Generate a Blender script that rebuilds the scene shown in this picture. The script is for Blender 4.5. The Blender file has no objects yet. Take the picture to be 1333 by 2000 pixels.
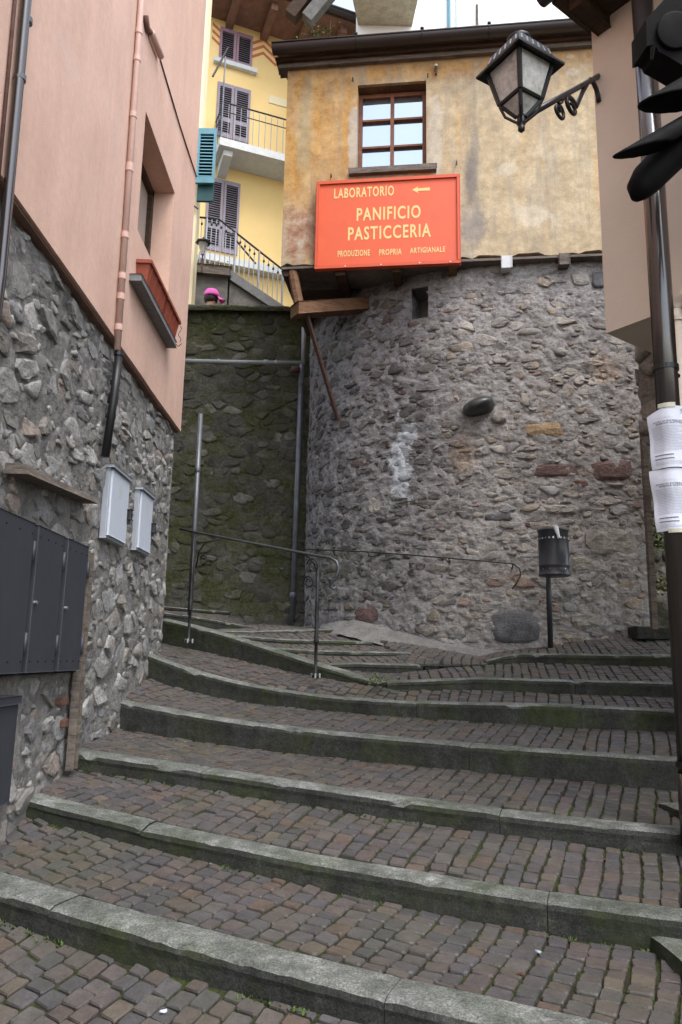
import bpy, bmesh, math, random
import numpy as np
from mathutils import Vector, Matrix, noise as mn

random.seed(7)
RNG = random.Random(11)
SC = bpy.context.scene
COL = SC.collection

# ------------------------------------------------------------------ camera
PITCH, ROLL, FPX = math.radians(10.7), math.radians(1.07), 1500.0
EYE = np.array([0.0, 0.0, 1.6])
_F = np.array([0, math.cos(PITCH), math.sin(PITCH)])
_r0 = np.array([1.0, 0, 0]); _u0 = np.array([0, -math.sin(PITCH), math.cos(PITCH)])
_R = math.cos(ROLL) * _r0 + math.sin(ROLL) * _u0
_U = -math.sin(ROLL) * _r0 + math.cos(ROLL) * _u0
cam_data = bpy.data.cameras.new('camera')
cam = bpy.data.objects.new('camera', cam_data); COL.objects.link(cam)
cam_data.sensor_fit = 'VERTICAL'; cam_data.sensor_height = 24.0; cam_data.lens = 24.0 * FPX / 2000.0
cam_data.clip_start = 0.05; cam_data.clip_end = 600
m3 = Matrix(((_R[0], _U[0], -_F[0]), (_R[1], _U[1], -_F[1]), (_R[2], _U[2], -_F[2])))
cam.matrix_world = Matrix.Translation(Vector(EYE)) @ m3.to_4x4()
SC.camera = cam

# ------------------------------------------------------------------ light
SUN_EL, SUN_AZ = math.radians(58), math.radians(150)      # azimuth from +Y clockwise
world = bpy.data.worlds.new('World'); SC.world = world; world.use_nodes = True
wn = world.node_tree; wn.nodes.clear()
sky = wn.nodes.new('ShaderNodeTexSky'); sky.sky_type = 'NISHITA'; sky.sun_disc = False
sky.sun_elevation = SUN_EL; sky.sun_rotation = SUN_AZ
sky.air_density = 1.0; sky.dust_density = 1.5; sky.ozone_density = 1.0
hsv = wn.nodes.new('ShaderNodeHueSaturation'); hsv.inputs['Saturation'].default_value = 0.5   # overcast veil
bg = wn.nodes.new('ShaderNodeBackground'); bg.inputs['Strength'].default_value = 0.15
wo = wn.nodes.new('ShaderNodeOutputWorld')
wn.links.new(sky.outputs[0], hsv.inputs['Color']); wn.links.new(hsv.outputs[0], bg.inputs['Color'])
wn.links.new(bg.outputs[0], wo.inputs['Surface'])
sun_d = bpy.data.lights.new('sun', 'SUN'); sun_d.energy = 0.6; sun_d.angle = math.radians(25); sun_d.color = (1.0, 0.97, 0.93)
sun = bpy.data.objects.new('sun', sun_d); COL.objects.link(sun)
sdir = Vector((math.sin(SUN_AZ) * math.cos(SUN_EL), math.cos(SUN_AZ) * math.cos(SUN_EL), math.sin(SUN_EL)))
sun.rotation_euler = sdir.to_track_quat('Z', 'Y').to_euler()
vs = SC.view_settings
vs.view_transform = 'Standard'; vs.look = 'None'; vs.exposure = 1.82; vs.gamma = 1.0; vs.use_curve_mapping = False
try:
    SC.cycles.max_bounces = 6; SC.cycles.diffuse_bounces = 3; SC.cycles.glossy_bounces = 3
except Exception:
    pass

# ------------------------------------------------------------------ measuring helpers
def P(px, py, D):
    return EYE + D * (_F + _R * (px - 666.5) / FPX - _U * (py - 1000) / FPX)
def ray(px, py):
    return _F + _R * (px - 666.5) / FPX - _U * (py - 1000) / FPX
def proj(p):
    d = np.asarray(p, float) - EYE
    D = d @ _F
    if D < 0.05: return (-9999, -9999, D)
    return (666.5 + FPX * (d @ _R) / D, 1000 - FPX * (d @ _U) / D, D)
class Plane:
    """vertical plane: origin p0 (x,y), unit plan direction u, outward normal n"""
    def __init__(s, p0, u, n):
        s.o = np.array([p0[0], p0[1], 0.0]); u = np.array([u[0], u[1], 0.0]); s.u = u / np.linalg.norm(u)
        n = np.array([n[0], n[1], 0.0]); n = n - s.u * (n @ s.u); s.n = n / np.linalg.norm(n)
    def hit(s, px, py, off=0.0):
        d = ray(px, py); o = s.o + s.n * off
        t = ((o - EYE) @ s.n) / (d @ s.n)
        return EYE + d * t
    def w(s, px, py, off=0.0):
        p = s.hit(px, py, off); return ((p - s.o) @ s.u, p[2])
    def pt(s, a, z, off=0.0):
        p = s.o + s.u * a + s.n * off; p = p.copy(); p[2] = z; return p
def lin(r, g, b):
    def c(v):
        v /= 255.0
        return v / 12.92 if v <= 0.04045 else ((v + 0.055) / 1.055) ** 2.4
    return (c(r), c(g), c(b))
def fbm(p, oct=4, s=1.0):
    v = 0; a = 0.5; q = Vector(p) * s
    for i in range(oct):
        v += a * mn.noise(q); q = q * 2.03 + Vector((3.1, 1.7, 5.3)); a *= 0.5
    return v

# ------------------------------------------------------------------ material helpers
class NT:
    def __init__(s, name):
        s.m = bpy.data.materials.new(name); s.m.use_nodes = True; s.t = s.m.node_tree; s.t.nodes.clear()
        s.out = s.t.nodes.new('ShaderNodeOutputMaterial'); s._pos = None
    def n(s, ty, **k):
        x = s.t.nodes.new(ty)
        for a, b in k.items(): setattr(x, a, b)
        return x
    def put(s, sock, v):
        if isinstance(v, bpy.types.NodeSocket): s.t.links.new(v, sock)
        elif isinstance(v, (tuple, list)) and len(v) == 3 and sock.type == 'RGBA': sock.default_value = (*v, 1)
        else: sock.default_value = v
    def pos(s):
        if s._pos is None: s._pos = s.n('ShaderNodeNewGeometry').outputs['Position']
        return s._pos
    def vscale(s, sc, vec=None):
        x = s.n('ShaderNodeVectorMath', operation='MULTIPLY'); s.put(x.inputs[0], vec or s.pos()); x.inputs[1].default_value = sc
        return x.outputs[0]
    def noise(s, scale, detail=5, rough=0.6, vec=None, dist=0.0):
        x = s.n('ShaderNodeTexNoise'); s.put(x.inputs['Vector'], vec or s.pos())
        x.inputs['Scale'].default_value = scale; x.inputs['Detail'].default_value = detail
        x.inputs['Roughness'].default_value = rough; x.inputs['Distortion'].default_value = dist
        return x.outputs['Fac']
    def vor(s, scale, feature='F1', vec=None, out='Distance'):
        x = s.n('ShaderNodeTexVoronoi', feature=feature); s.put(x.inputs['Vector'], vec or s.pos()); x.inputs['Scale'].default_value = scale
        return x.outputs[out]
    def ramp(s, f, stops, interp='LINEAR'):
        x = s.n('ShaderNodeValToRGB'); cr = x.color_ramp; cr.interpolation = interp
        while len(cr.elements) < len(stops): cr.elements.new(0.5)
        for e, (p, c) in zip(cr.elements, stops):
            e.position = p; e.color = (*c, 1) if isinstance(c, (tuple, list)) else (c, c, c, 1)
        s.put(x.inputs[0], f); return x.outputs[0]
    def math(s, op, a, b=0.0, clamp=False):
        x = s.n('ShaderNodeMath', operation=op, use_clamp=clamp); s.put(x.inputs[0], a); s.put(x.inputs[1], b); return x.outputs[0]
    def mr(s, v, a, b, c=0.0, d=1.0, smooth=True):
        x = s.n('ShaderNodeMapRange', interpolation_type='SMOOTHSTEP' if smooth else 'LINEAR')
        s.put(x.inputs[0], v); x.inputs[1].default_value = a; x.inputs[2].default_value = b; x.inputs[3].default_value = c; x.inputs[4].default_value = d
        return x.outputs[0]
    def mix(s, f, a, b, blend='MIX'):
        x = s.n('ShaderNodeMix', data_type='RGBA', blend_type=blend); s.put(x.inputs[0], f); s.put(x.inputs[6], a); s.put(x.inputs[7], b)
        return x.outputs[2]
    def rnd(s):
        a = s.n('ShaderNodeObjectInfo').outputs['Random']; b = s.n('ShaderNodeNewGeometry').outputs['Random Per Island']
        return s.math('FRACT', s.math('ADD', a, b))
    def blob(s, c, r, amt=0.5, nscale=6.0, lo=1.15, hi=0.55):
        d = s.n('ShaderNodeVectorMath', operation='SUBTRACT'); s.put(d.inputs[0], s.pos()); d.inputs[1].default_value = tuple(c)
        e = s.vscale((1 / r[0], 1 / r[1], 1 / r[2]), d.outputs[0])
        l = s.n('ShaderNodeVectorMath', operation='LENGTH'); s.put(l.inputs[0], e)
        nz = s.math('MULTIPLY', s.math('SUBTRACT', s.noise(nscale, 6, 0.7), 0.5), amt * 2)
        return s.mr(s.math('ADD', l.outputs['Value'], nz), lo, hi)
    def fin(s, color, rough=0.85, bump=None, strength=0.5, dist=0.01, metal=0.0, spec=0.4, **kw):
        b = s.n('ShaderNodeBsdfPrincipled'); s.put(b.inputs['Base Color'], color); s.put(b.inputs['Roughness'], rough)
        b.inputs['Metallic'].default_value = metal; b.inputs['Specular IOR Level'].default_value = spec
        for k, v in kw.items(): s.put(b.inputs[k.replace('_', ' ')], v)
        if bump is not None:
            x = s.n('ShaderNodeBump'); x.inputs['Strength'].default_value = strength; x.inputs['Distance'].default_value = dist
            s.put(x.inputs['Height'], bump); s.t.links.new(x.outputs[0], b.inputs['Normal'])
        s.t.links.new(b.outputs[0], s.out.inputs[0]); return s.m

def simple(name, col, rough=0.6, metal=0.0, var=0.25, nscale=9.0, bump=0.25, bscale=60.0, spec=0.4, bdist=0.004):
    t = NT(name); n = t.noise(nscale, 6, 0.65)
    c = t.mix(1.0, col, t.ramp(n, [(0.25, 1 - var), (0.75, 1 + var)]), 'MULTIPLY')
    return t.fin(c, t.ramp(n, [(0.2, min(1, rough + 0.1)), (0.8, max(0.05, rough - 0.1))]), t.noise(bscale, 4), bump, bdist, metal, spec)

# ------------------------------------------------------------------ mesh helpers
class MB:
    def __init__(s): s.v = []; s.f = []
    def add(s, vs_, fs):
        b = len(s.v); s.v += [tuple(float(c) for c in x) for x in vs_]; s.f += [tuple(b + i for i in f) for f in fs]; return s
    def quad(s, a, b, c, d): return s.add([a, b, c, d], [(0, 1, 2, 3)])
    def hexa(s, p):   # p: 8 points, bottom 4 ccw then top 4
        return s.add(p, [(3, 2, 1, 0), (4, 5, 6, 7), (0, 1, 5, 4), (1, 2, 6, 5), (2, 3, 7, 6), (3, 0, 4, 7)])
    def box(s, c, ax, ay, az):
        c, ax, ay, az = map(lambda q: np.asarray(q, float), (c, ax, ay, az)); ax, ay, az = ax / 2, ay / 2, az / 2
        return s.hexa([c - ax - ay - az, c + ax - ay - az, c + ax + ay - az, c - ax + ay - az, c - ax - ay + az, c + ax - ay + az, c + ax + ay + az, c - ax + ay + az])
    def bbox(s, c, ax, ay, az, bv=0.01):   # bevelled box
        bm = bmesh.new(); bmesh.ops.create_cube(bm, size=1.0)
        c, ax, ay, az = map(lambda q: np.asarray(q, float), (c, ax, ay, az))
        for v in bm.verts: v.co = Vector(c + ax * v.co.x + ay * v.co.y + az * v.co.z)
        bmesh.ops.bevel(bm, geom=bm.edges[:], offset=bv, segments=2, affect='EDGES', profile=0.5)
        bm.normal_update()
        return s.frombm(bm)
    def frombm(s, bm):
        bm.verts.index_update()
        s.add([tuple(v.co) for v in bm.verts], [tuple(v.index for v in f.verts) for f in bm.faces]); bm.free(); return s
    def pbox(s, pl, a0, a1, z0, z1, o0, o1):   # box on a Plane
        g = lambda a, z, o: pl.pt(a, z, o)
        return s.hexa([g(a0, z0, o1), g(a1, z0, o1), g(a1, z0, o0), g(a0, z0, o0), g(a0, z1, o1), g(a1, z1, o1), g(a1, z1, o0), g(a0, z1, o0)])
    def pbbox(s, pl, a0, a1, z0, z1, o0, o1, bv=0.006):
        c = pl.pt((a0 + a1) / 2, (z0 + z1) / 2, (o0 + o1) / 2)
        return s.bbox(c, pl.u * (a1 - a0), pl.n * (o1 - o0), np.array([0, 0, z1 - z0]), bv)
    def tube(s, pts, r, n=8, caps=True):
        pts = [np.asarray(q, float) for q in pts]; k = len(pts)
        rr = r if isinstance(r, (list, tuple)) else [r] * k
        base = len(s.v); up = None
        for i, q in enumerate(pts):
            t = pts[min(i + 1, k - 1)] - pts[max(i - 1, 0)]; t = t / (np.linalg.norm(t) + 1e-9)
            if up is None:
                up = np.array([0, 0, 1.0]) if abs(t[2]) < 0.9 else np.array([1.0, 0, 0])
            x = np.cross(up, t); x /= np.linalg.norm(x) + 1e-9; y = np.cross(t, x); up = y
            for j in range(n):
                a = 2 * math.pi * j / n; p = q + rr[i] * (math.cos(a) * x + math.sin(a) * y); s.v.append(tuple(p))
        for i in range(k - 1):
            for j in range(n):
                a = base + i * n + j; b = base + i * n + (j + 1) % n; s.f.append((a, b, b + n, a + n))
        if caps:
            s.f.append(tuple(base + j for j in range(n - 1, -1, -1))); s.f.append(tuple(base + (k - 1) * n + j for j in range(n)))
        return s
    def lathe(s, c, prof, n=16, axis=(0, 0, 1)):   # prof [(r, h)]
        ax = Vector(axis).normalized(); q = ax.to_track_quat('Z', 'Y'); base = len(s.v)
        for (r, h) in prof:
            for j in range(n):
                a = 2 * math.pi * j / n; p = q @ Vector((r * math.cos(a), r * math.sin(a), h)); s.v.append((c[0] + p.x, c[1] + p.y, c[2] + p.z))
        for i in range(len(prof) - 1):
            for j in range(n):
                a = base + i * n + j; b = base + i * n + (j + 1) % n; s.f.append((a, b, b + n, a + n))
        s.f.append(tuple(base + j for j in range(n - 1, -1, -1))); s.f.append(tuple(base + (len(prof) - 1) * n + j for j in range(n)))
        return s
    def prism(s, poly, vec):   # 3-D polygon extruded by vec
        k = len(poly); vec = np.asarray(vec, float); base = len(s.v)
        s.v += [tuple(map(float, p)) for p in poly] + [tuple(np.asarray(p, float) + vec) for p in poly]
        s.f.append(tuple(base + i for i in range(k - 1, -1, -1))); s.f.append(tuple(base + k + i for i in range(k)))
        for i in range(k): j = (i + 1) % k; s.f.append((base + i, base + j, base + k + j, base + k + i))
        return s
    def grid(s, rows):
        nr, nc = len(rows), len(rows[0]); base = len(s.v)
        for r in rows: s.v += [tuple(map(float, p)) for p in r]
        for i in range(nr - 1):
            for j in range(nc - 1): a = base + i * nc + j; s.f.append((a, a + 1, a + nc + 1, a + nc))
        return s
    def mesh(s, name, mat, smooth=False, fixn=True):
        me = bpy.data.meshes.new(name); me.from_pydata(s.v, [], s.f)
        if fixn:
            bm = bmesh.new(); bm.from_mesh(me); bmesh.ops.recalc_face_normals(bm, faces=bm.faces[:]); bm.to_mesh(me); bm.free()
        if smooth: me.polygons.foreach_set('use_smooth', [True] * len(me.polygons))
        if mat: me.materials.append(mat)
        me.update(); return me
    def obj(s, name, mat, parent=None, smooth=False, fixn=True, origin=None, **tags):
        if origin is not None:
            o_ = np.asarray(origin, float); s.v = [tuple(np.asarray(v) - o_) for v in s.v]
        o = bpy.data.objects.new(name, s.mesh(name, mat, smooth, fixn)); COL.objects.link(o)
        if origin is not None: o.location = tuple(origin)
        if parent is not None: attach(o, parent)
        for k, v in tags.items(): o[k] = v
        return o
WORLD_OF = {}
def attach(o, parent):
    o.parent = parent
    loc = WORLD_OF.get(parent.name, Vector(parent.location) if parent.parent is None else None)
    if loc is None:
        loc = Vector(parent.location)      # part of a thing: parts keep world coordinates through the inverse
    o.matrix_parent_inverse = Matrix.Translation(-loc)
def thing(name, label, cat, loc=(0, 0, 0), group=None, kind=None):
    o = bpy.data.objects.new(name, None); COL.objects.link(o); o.location = tuple(map(float, loc)); o.empty_display_size = 0.2
    o['label'] = label
    if cat: o['category'] = cat
    if group: o['group'] = group
    if kind: o['kind'] = kind
    return o
def tag(o, label, cat=None, group=None, kind=None):
    o['label'] = label
    if cat: o['category'] = cat
    if group: o['group'] = group
    if kind: o['kind'] = kind
    return o

def smooth_line(pts, n, passes=2):
    pts = np.array(pts, float); d = np.r_[0, np.cumsum(np.linalg.norm(np.diff(pts[:, :2], axis=0), axis=1))]
    t = np.linspace(0, d[-1], n); q = np.stack([np.interp(t, d, pts[:, k]) for k in range(pts.shape[1])], 1)
    for _ in range(passes):
        w = q.copy(); w[1:-1] = 0.25 * q[:-2] + 0.5 * q[1:-1] + 0.25 * q[2:]; q = w
    return q
def extend(pts, left, right):
    pts = np.array(pts, float)
    a = pts[0] - pts[1]; a /= np.linalg.norm(a[:2]); b = pts[-1] - pts[-2]; b /= np.linalg.norm(b[:2])
    out = pts
    if left > 0: out = np.vstack([pts[0] + a * left, out])
    if right > 0: out = np.vstack([out, pts[-1] + b * right])
    return out

# ------------------------------------------------------------------ materials
def stone_mat(name, pal, moss=0.0, dark=1.0, extra=None, bump=0.9, pink=0.0):
    t = NT(name); r = t.rnd()
    base = t.ramp(r, pal, 'CONSTANT')
    n1 = t.noise(7, 8, 0.7); n2 = t.noise(45, 6, 0.75); n3 = t.noise(2.2, 5, 0.6)
    lay = t.noise(16, 6, 0.7, t.vscale((1, 1, 4.0)))
    c = t.mix(1.0, base, t.ramp(n1, [(0.25, 0.55), (0.5, 0.95), (0.78, 1.5)]), 'MULTIPLY')
    c = t.mix(1.0, c, t.ramp(n2, [(0.3, 0.6), (0.55, 1.0), (0.75, 1.35)]), 'MULTIPLY')
    c = t.mix(t.ramp(lay, [(0.5, 0.0), (0.75, 0.45)]), c, t.mix(1.0, c, (1.5, 1.35, 1.15), 'MULTIPLY'))
    c = t.mix(t.ramp(n3, [(0.5, 0.0), (0.7, 0.5)]), c, t.mix(1.0, c, (0.5, 0.5, 0.5), 'MULTIPLY'))
    if moss:
        mm = t.math('MULTIPLY', t.ramp(t.noise(2.6, 7, 0.72), [(0.45, 0.0), (0.62, 1.0)]), moss)
        c = t.mix(mm, c, t.ramp(n2, [(0.3, (0.012, 0.015, 0.004)), (0.7, (0.075, 0.085, 0.016))]))
    if extra: c = extra(t, c)
    h = t.math('ADD', t.math('MULTIPLY', n1, 0.7), t.math('ADD', t.math('MULTIPLY', n2, 0.25), t.math('MULTIPLY', lay, 0.35)))
    return t.fin(c, 0.9, h, bump, 0.03, spec=0.25)

def mortar_mat(name, a, b, c_, dark=(0.03, 0.028, 0.025), moss=0.0, extra=None, fine=26.0, bump=1.0, pits=0.5):
    t = NT(name)
    n1 = t.noise(3.0, 8, 0.7); n2 = t.noise(fine, 8, 0.75); n3 = t.noise(9, 7, 0.75, dist=0.6)
    an = t.noise(11, 6, 0.7, t.vscale((1, 1, 2.6)))
    c = t.ramp(n1, [(0.3, a), (0.5, b), (0.7, c_)])
    c = t.mix(t.ramp(n3, [(0.3, 1.0), (0.46, 0.0)]), c, t.mix(1.0, c, (0.45, 0.43, 0.41), 'MULTIPLY'))
    c = t.mix(1.0, c, t.ramp(n2, [(0.25, 0.45), (0.5, 1.0), (0.75, 1.4)]), 'MULTIPLY')
    c = t.mix(t.math('MULTIPLY', t.ramp(an, [(0.3, 1.0), (0.42, 0.0)]), pits), c, dark)
    if moss:
        mm = t.math('MULTIPLY', t.ramp(t.noise(2.6, 7, 0.72), [(0.40, 0.0), (0.58, 1.0)]), moss)
        c = t.mix(mm, c, t.ramp(n2, [(0.3, (0.012, 0.015, 0.004)), (0.7, (0.075, 0.085, 0.016))]))
    if extra: c = extra(t, c)
    h = t.math('ADD', t.math('MULTIPLY', n3, 0.6), t.math('ADD', t.math('MULTIPLY', n2, 0.35), t.math('MULTIPLY', an, 0.5)))
    return t.fin(c, 0.95, h, bump, 0.035, spec=0.15)

# plan of the tower's stone foot and other wall planes -------------------------------------------------
LX = -1.475
PL_L = Plane((LX, 0), (0, 1), (1, 0))                       # wall of the pink house
PL_T = Plane((2.3, 7.38), (-0.9925, 0.122), (-0.122, -0.9925))  # plaster front of the bakery house (a grows to the left)
PL_M = Plane((0.5, 9.75), (-1, 0.0), (0, -1))               # mossy retaining wall
C0 = np.array([1.475, 4.06, 0]); PL_R = Plane((C0[0], C0[1]), (0.6, -0.8), (-0.8, -0.6))    # corner house, near face
PL_H = Plane((-3.2, 15.6), (0.931, 0.364), (0.364, -0.931))  # far yellow house
DEPTHS = [(1275, 7.42), (1180, 7.42), (1076, 7.45), (950, 7.55), (840, 7.72), (760, 7.92), (700, 8.12), (650, 8.4), (620, 8.68), (603, 8.98), (596, 9.35), (597, 9.8)]
tower_plan = np.array([P(x, 1200, d)[:2] for x, d in DEPTHS])
tp = smooth_line(np.c_[tower_plan, np.zeros(len(tower_plan))], 90, 6)[:, :2]
td = np.r_[0, np.cumsum(np.linalg.norm(np.diff(tp, axis=0), axis=1))]
TLEN = td[-1]
def S_tower(u, z):
    x = np.interp(u, td, tp[:, 0]); y = np.interp(u, td, tp[:, 1])
    e = 0.05; x1 = np.interp(min(u + e, TLEN), td, tp[:, 0]); y1 = np.interp(min(u + e, TLEN), td, tp[:, 1])
    x0 = np.interp(max(u - e, 0), td, tp[:, 0]); y0 = np.interp(max(u - e, 0), td, tp[:, 1])
    tu = np.array([x1 - x0, y1 - y0, 0]); tu /= np.linalg.norm(tu)
    n = np.array([tu[1], -tu[0], 0])
    if n[1] > 0.3: n = -n
    n = np.array([tu[1] * -1, tu[0], 0]) if (np.array([tu[1] * -1, tu[0], 0])[1] < 0 or tu[1] > 0.9) and tu[0] < 0 else n
    bulge = 0.03 * mn.noise(Vector((x * 1.1, y * 1.1, z * 0.9)))
    return np.array([x, y, z]) + n * bulge, n, tu
def tower_uz(px, py):
    """where a viewing ray meets the stone foot -> (u, z)"""
    best = None
    d = ray(px, py)
    for i in range(len(tp) - 1):
        a, b = tp[i], tp[i + 1]
        A = np.array([[d[0], a[0] - b[0]], [d[1], a[1] - b[1]]])
        det = np.linalg.det(A)
        if abs(det) < 1e-9: continue
        t, s = np.linalg.solve(A, a - EYE[:2])
        if t > 0 and -0.001 <= s <= 1.001 and (best is None or t < best[0]): best = (t, td[i] + s * (td[i + 1] - td[i]))
    if best is None: return (0, 0)
    return best[1], EYE[2] + d[2] * best[0]

def tower_stains(t, c, k=0.5):
    u, z = tower_uz(782, 905); p, n, _ = S_tower(u, z)
    c = t.mix(t.math('MULTIPLY', t.blob(p, (0.13, 0.6, 0.5), 1.3, 9, 0.9, 0.6), 0.85), c, (0.62, 0.66, 0.66))
    u, z = tower_uz(800, 850); p, n, _ = S_tower(u, z)
    c = t.mix(t.math('MULTIPLY', t.blob(p, (0.10, 0.4, 0.22), 1.3, 11, 0.9, 0.6), 0.7), c, (0.62, 0.66, 0.66))
    u, z = tower_uz(700, 900); p, n, _ = S_tower(u, z)     # dark grimy left flank
    c = t.mix(t.math('MULTIPLY', t.blob(p, (0.95, 3.0, 3.0), 0.5, 1.3, 1.25, 0.65), 0.9), c, t.mix(1.0, c, (k, k, k * 1.06), 'MULTIPLY'))
    for (qx, qy, rx, rz) in ((905, 890, 0.18, 0.25), (1180, 720, 0.2, 0.2), (1010, 1130, 0.2, 0.1)):
        u, z = tower_uz(qx, qy); p, n, _ = S_tower(u, z)    # ochre wash
        c = t.mix(t.math('MULTIPLY', t.blob(p, (rx, 0.5, rz), 0.8, 5, 1.0, 0.4), 0.5), c, t.mix(1.0, c, (1.25, 0.95, 0.7), 'MULTIPLY'))
    u, z = tower_uz(640, 1100); p, n, _ = S_tower(u, z)
    c = t.mix(t.math('MULTIPLY', t.blob(p, (0.5, 1.0, 0.45), 0.8, 4, 1.1, 0.3), 0.35), c, (0.06, 0.065, 0.035))
    return c
M = {}
M['stone_left'] = stone_mat('left_wall_stone', [(0, (0.25, 0.238, 0.22)), (0.16, (0.33, 0.315, 0.295)), (0.32, (0.22, 0.20, 0.175)), (0.44, (0.29, 0.285, 0.278)), (0.58, (0.27, 0.25, 0.225)), (0.68, (0.37, 0.355, 0.335)), (0.84, (0.23, 0.225, 0.225)), (0.95, (0.29, 0.24, 0.205))])
M['mortar_left'] = mortar_mat('left_wall_mortar', (0.145, 0.137, 0.126), (0.205, 0.195, 0.182), (0.275, 0.265, 0.25))
M['stone_tower'] = stone_mat('tower_stone', [(0, (0.30, 0.275, 0.25)), (0.14, (0.24, 0.23, 0.222)), (0.3, (0.34, 0.31, 0.27)), (0.44, (0.26, 0.24, 0.215)), (0.56, (0.31, 0.265, 0.21)), (0.66, (0.19, 0.182, 0.18)), (0.73, (0.36, 0.335, 0.30)), (0.88, (0.27, 0.20, 0.17)), (0.92, (0.29, 0.29, 0.285))], extra=lambda t, c: tower_stains(t, c, 0.36))
M['mortar_tower'] = mortar_mat('tower_mortar', (0.215, 0.203, 0.192), (0.285, 0.27, 0.255), (0.36, 0.345, 0.328), extra=lambda t, c: tower_stains(t, c, 0.74), fine=30, pits=0.4, dark=(0.07, 0.065, 0.06))
M['stone_moss'] = stone_mat('mossy_stone', [(0, (0.092, 0.088, 0.072)), (0.25, (0.066, 0.062, 0.052)), (0.5, (0.115, 0.108, 0.09)), (0.75, (0.08, 0.075, 0.062)), (0.92, (0.16, 0.152, 0.132))], moss=0.8)
M['mortar_moss'] = mortar_mat('mossy_mortar', (0.055, 0.052, 0.042), (0.085, 0.08, 0.064), (0.125, 0.117, 0.095), moss=0.7, pits=0.8)

def cobble_mat():
    t = NT('porphyry_cobble'); r = t.rnd()
    base = t.ramp(r, [(0, (0.083, 0.072, 0.072)), (0.16, (0.071, 0.066, 0.070)), (0.32, (0.088, 0.075, 0.071)), (0.46, (0.076, 0.072, 0.077)), (0.6, (0.081, 0.067, 0.063)), (0.72, (0.062, 0.060, 0.065)), (0.83, (0.100, 0.086, 0.072)), (0.88, (0.087, 0.081, 0.080)), (0.96, (0.093, 0.071, 0.060))], 'CONSTANT')
    n1 = t.noise(14, 7, 0.7); n2 = t.noise(120, 5, 0.7); n3 = t.noise(1.6, 6, 0.65)
    c = t.mix(1.0, base, t.ramp(n1, [(0.28, 0.68), (0.5, 1.0), (0.75, 1.35)]), 'MULTIPLY')
    c = t.mix(1.0, c, t.ramp(n2, [(0.3, 0.78), (0.7, 1.22)]), 'MULTIPLY')
    c = t.mix(t.ramp(n3, [(0.45, 0.0), (0.68, 0.75)]), c, t.mix(0.5, c, (0.062, 0.072, 0.036)))
    n4 = t.noise(34, 6, 0.75); c = t.mix(t.ramp(n4, [(0.56, 0.0), (0.7, 0.6)]), c, (0.045, 0.043, 0.038))
    c = t.mix(1.0, c, (1.04, 1.0, 0.93), 'MULTIPLY')
    h = t.math('ADD', t.math('MULTIPLY', n1, 0.8), t.math('MULTIPLY', n2, 0.2))
    return t.fin(c, t.ramp(n1, [(0.3, 0.75), (0.7, 0.5)]), h, 0.7, 0.008, spec=0.4)
M['cobble'] = cobble_mat()
def bed_mat():
    t = NT('joint_sand_and_moss'); n = t.noise(2.8, 7, 0.7); n2 = t.noise(60, 6, 0.7)
    c = t.ramp(n2, [(0.3, (0.018, 0.016, 0.013)), (0.7, (0.055, 0.048, 0.038))])
    g = t.ramp(n2, [(0.3, (0.018, 0.028, 0.006)), (0.7, (0.06, 0.082, 0.02))])
    c = t.mix(t.math('MULTIPLY', t.ramp(n, [(0.44, 0.0), (0.57, 1.0)]), 0.9), c, g)
    return t.fin(c, 1.0, n2, 0.8, 0.01, spec=0.1)
M['bed'] = bed_mat()
def kerb_mat():
    t = NT('worn_granite_kerb'); r = t.rnd()
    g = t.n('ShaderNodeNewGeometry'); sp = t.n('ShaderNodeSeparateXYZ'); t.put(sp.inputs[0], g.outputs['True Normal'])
    tread = t.mr(sp.outputs[2], 0.35, 0.9)       # upward faces take the pale top colour, upright faces the dark side colour
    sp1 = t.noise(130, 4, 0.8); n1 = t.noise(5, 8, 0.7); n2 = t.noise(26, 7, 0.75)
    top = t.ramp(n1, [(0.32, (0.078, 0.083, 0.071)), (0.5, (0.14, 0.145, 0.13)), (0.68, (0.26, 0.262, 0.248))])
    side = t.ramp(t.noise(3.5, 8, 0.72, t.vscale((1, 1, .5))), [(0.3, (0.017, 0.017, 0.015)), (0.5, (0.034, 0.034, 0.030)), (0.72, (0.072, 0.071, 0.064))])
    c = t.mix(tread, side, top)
    c = t.mix(1.0, c, t.ramp(sp1, [(0.34, 0.45), (0.5, 1.0), (0.66, 1.7)]), 'MULTIPLY')
    c = t.mix(1.0, c, t.ramp(n2, [(0.3, 0.65), (0.7, 1.3)]), 'MULTIPLY')
    ms = t.math('MULTIPLY', t.ramp(t.noise(2.1, 7, 0.75), [(0.47, 0.0), (0.66, 1.0)]), 0.75)
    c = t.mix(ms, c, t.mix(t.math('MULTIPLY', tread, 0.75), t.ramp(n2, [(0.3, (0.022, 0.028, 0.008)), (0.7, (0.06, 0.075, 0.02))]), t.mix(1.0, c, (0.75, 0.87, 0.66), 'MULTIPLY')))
    h = t.math('ADD', t.math('MULTIPLY', sp1, 0.25), n2)
    return t.fin(c, 0.92, h, 0.75, 0.015, spec=0.25)
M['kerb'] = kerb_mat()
def cement_mat(name, a, b):
    t = NT(name); n = t.noise(6, 8, 0.72); n2 = t.noise(60, 6, 0.7)
    c = t.mix(1.0, t.ramp(n, [(0.3, a), (0.7, b)]), t.ramp(n2, [(0.3, 0.75), (0.7, 1.25)]), 'MULTIPLY')
    return t.fin(c, 0.95, t.math('ADD', n, t.math('MULTIPLY', n2, 0.4)), 0.9, 0.03, spec=0.2)
M['cement'] = cement_mat('grey_cement', (0.11, 0.106, 0.10), (0.215, 0.208, 0.20))
M['concrete_dark'] = cement_mat('weathered_concrete', (0.10, 0.095, 0.085), (0.22, 0.21, 0.195))
M['slab'] = cement_mat('stained_balcony_concrete', (0.30, 0.28, 0.18), (0.52, 0.48, 0.36))
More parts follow.
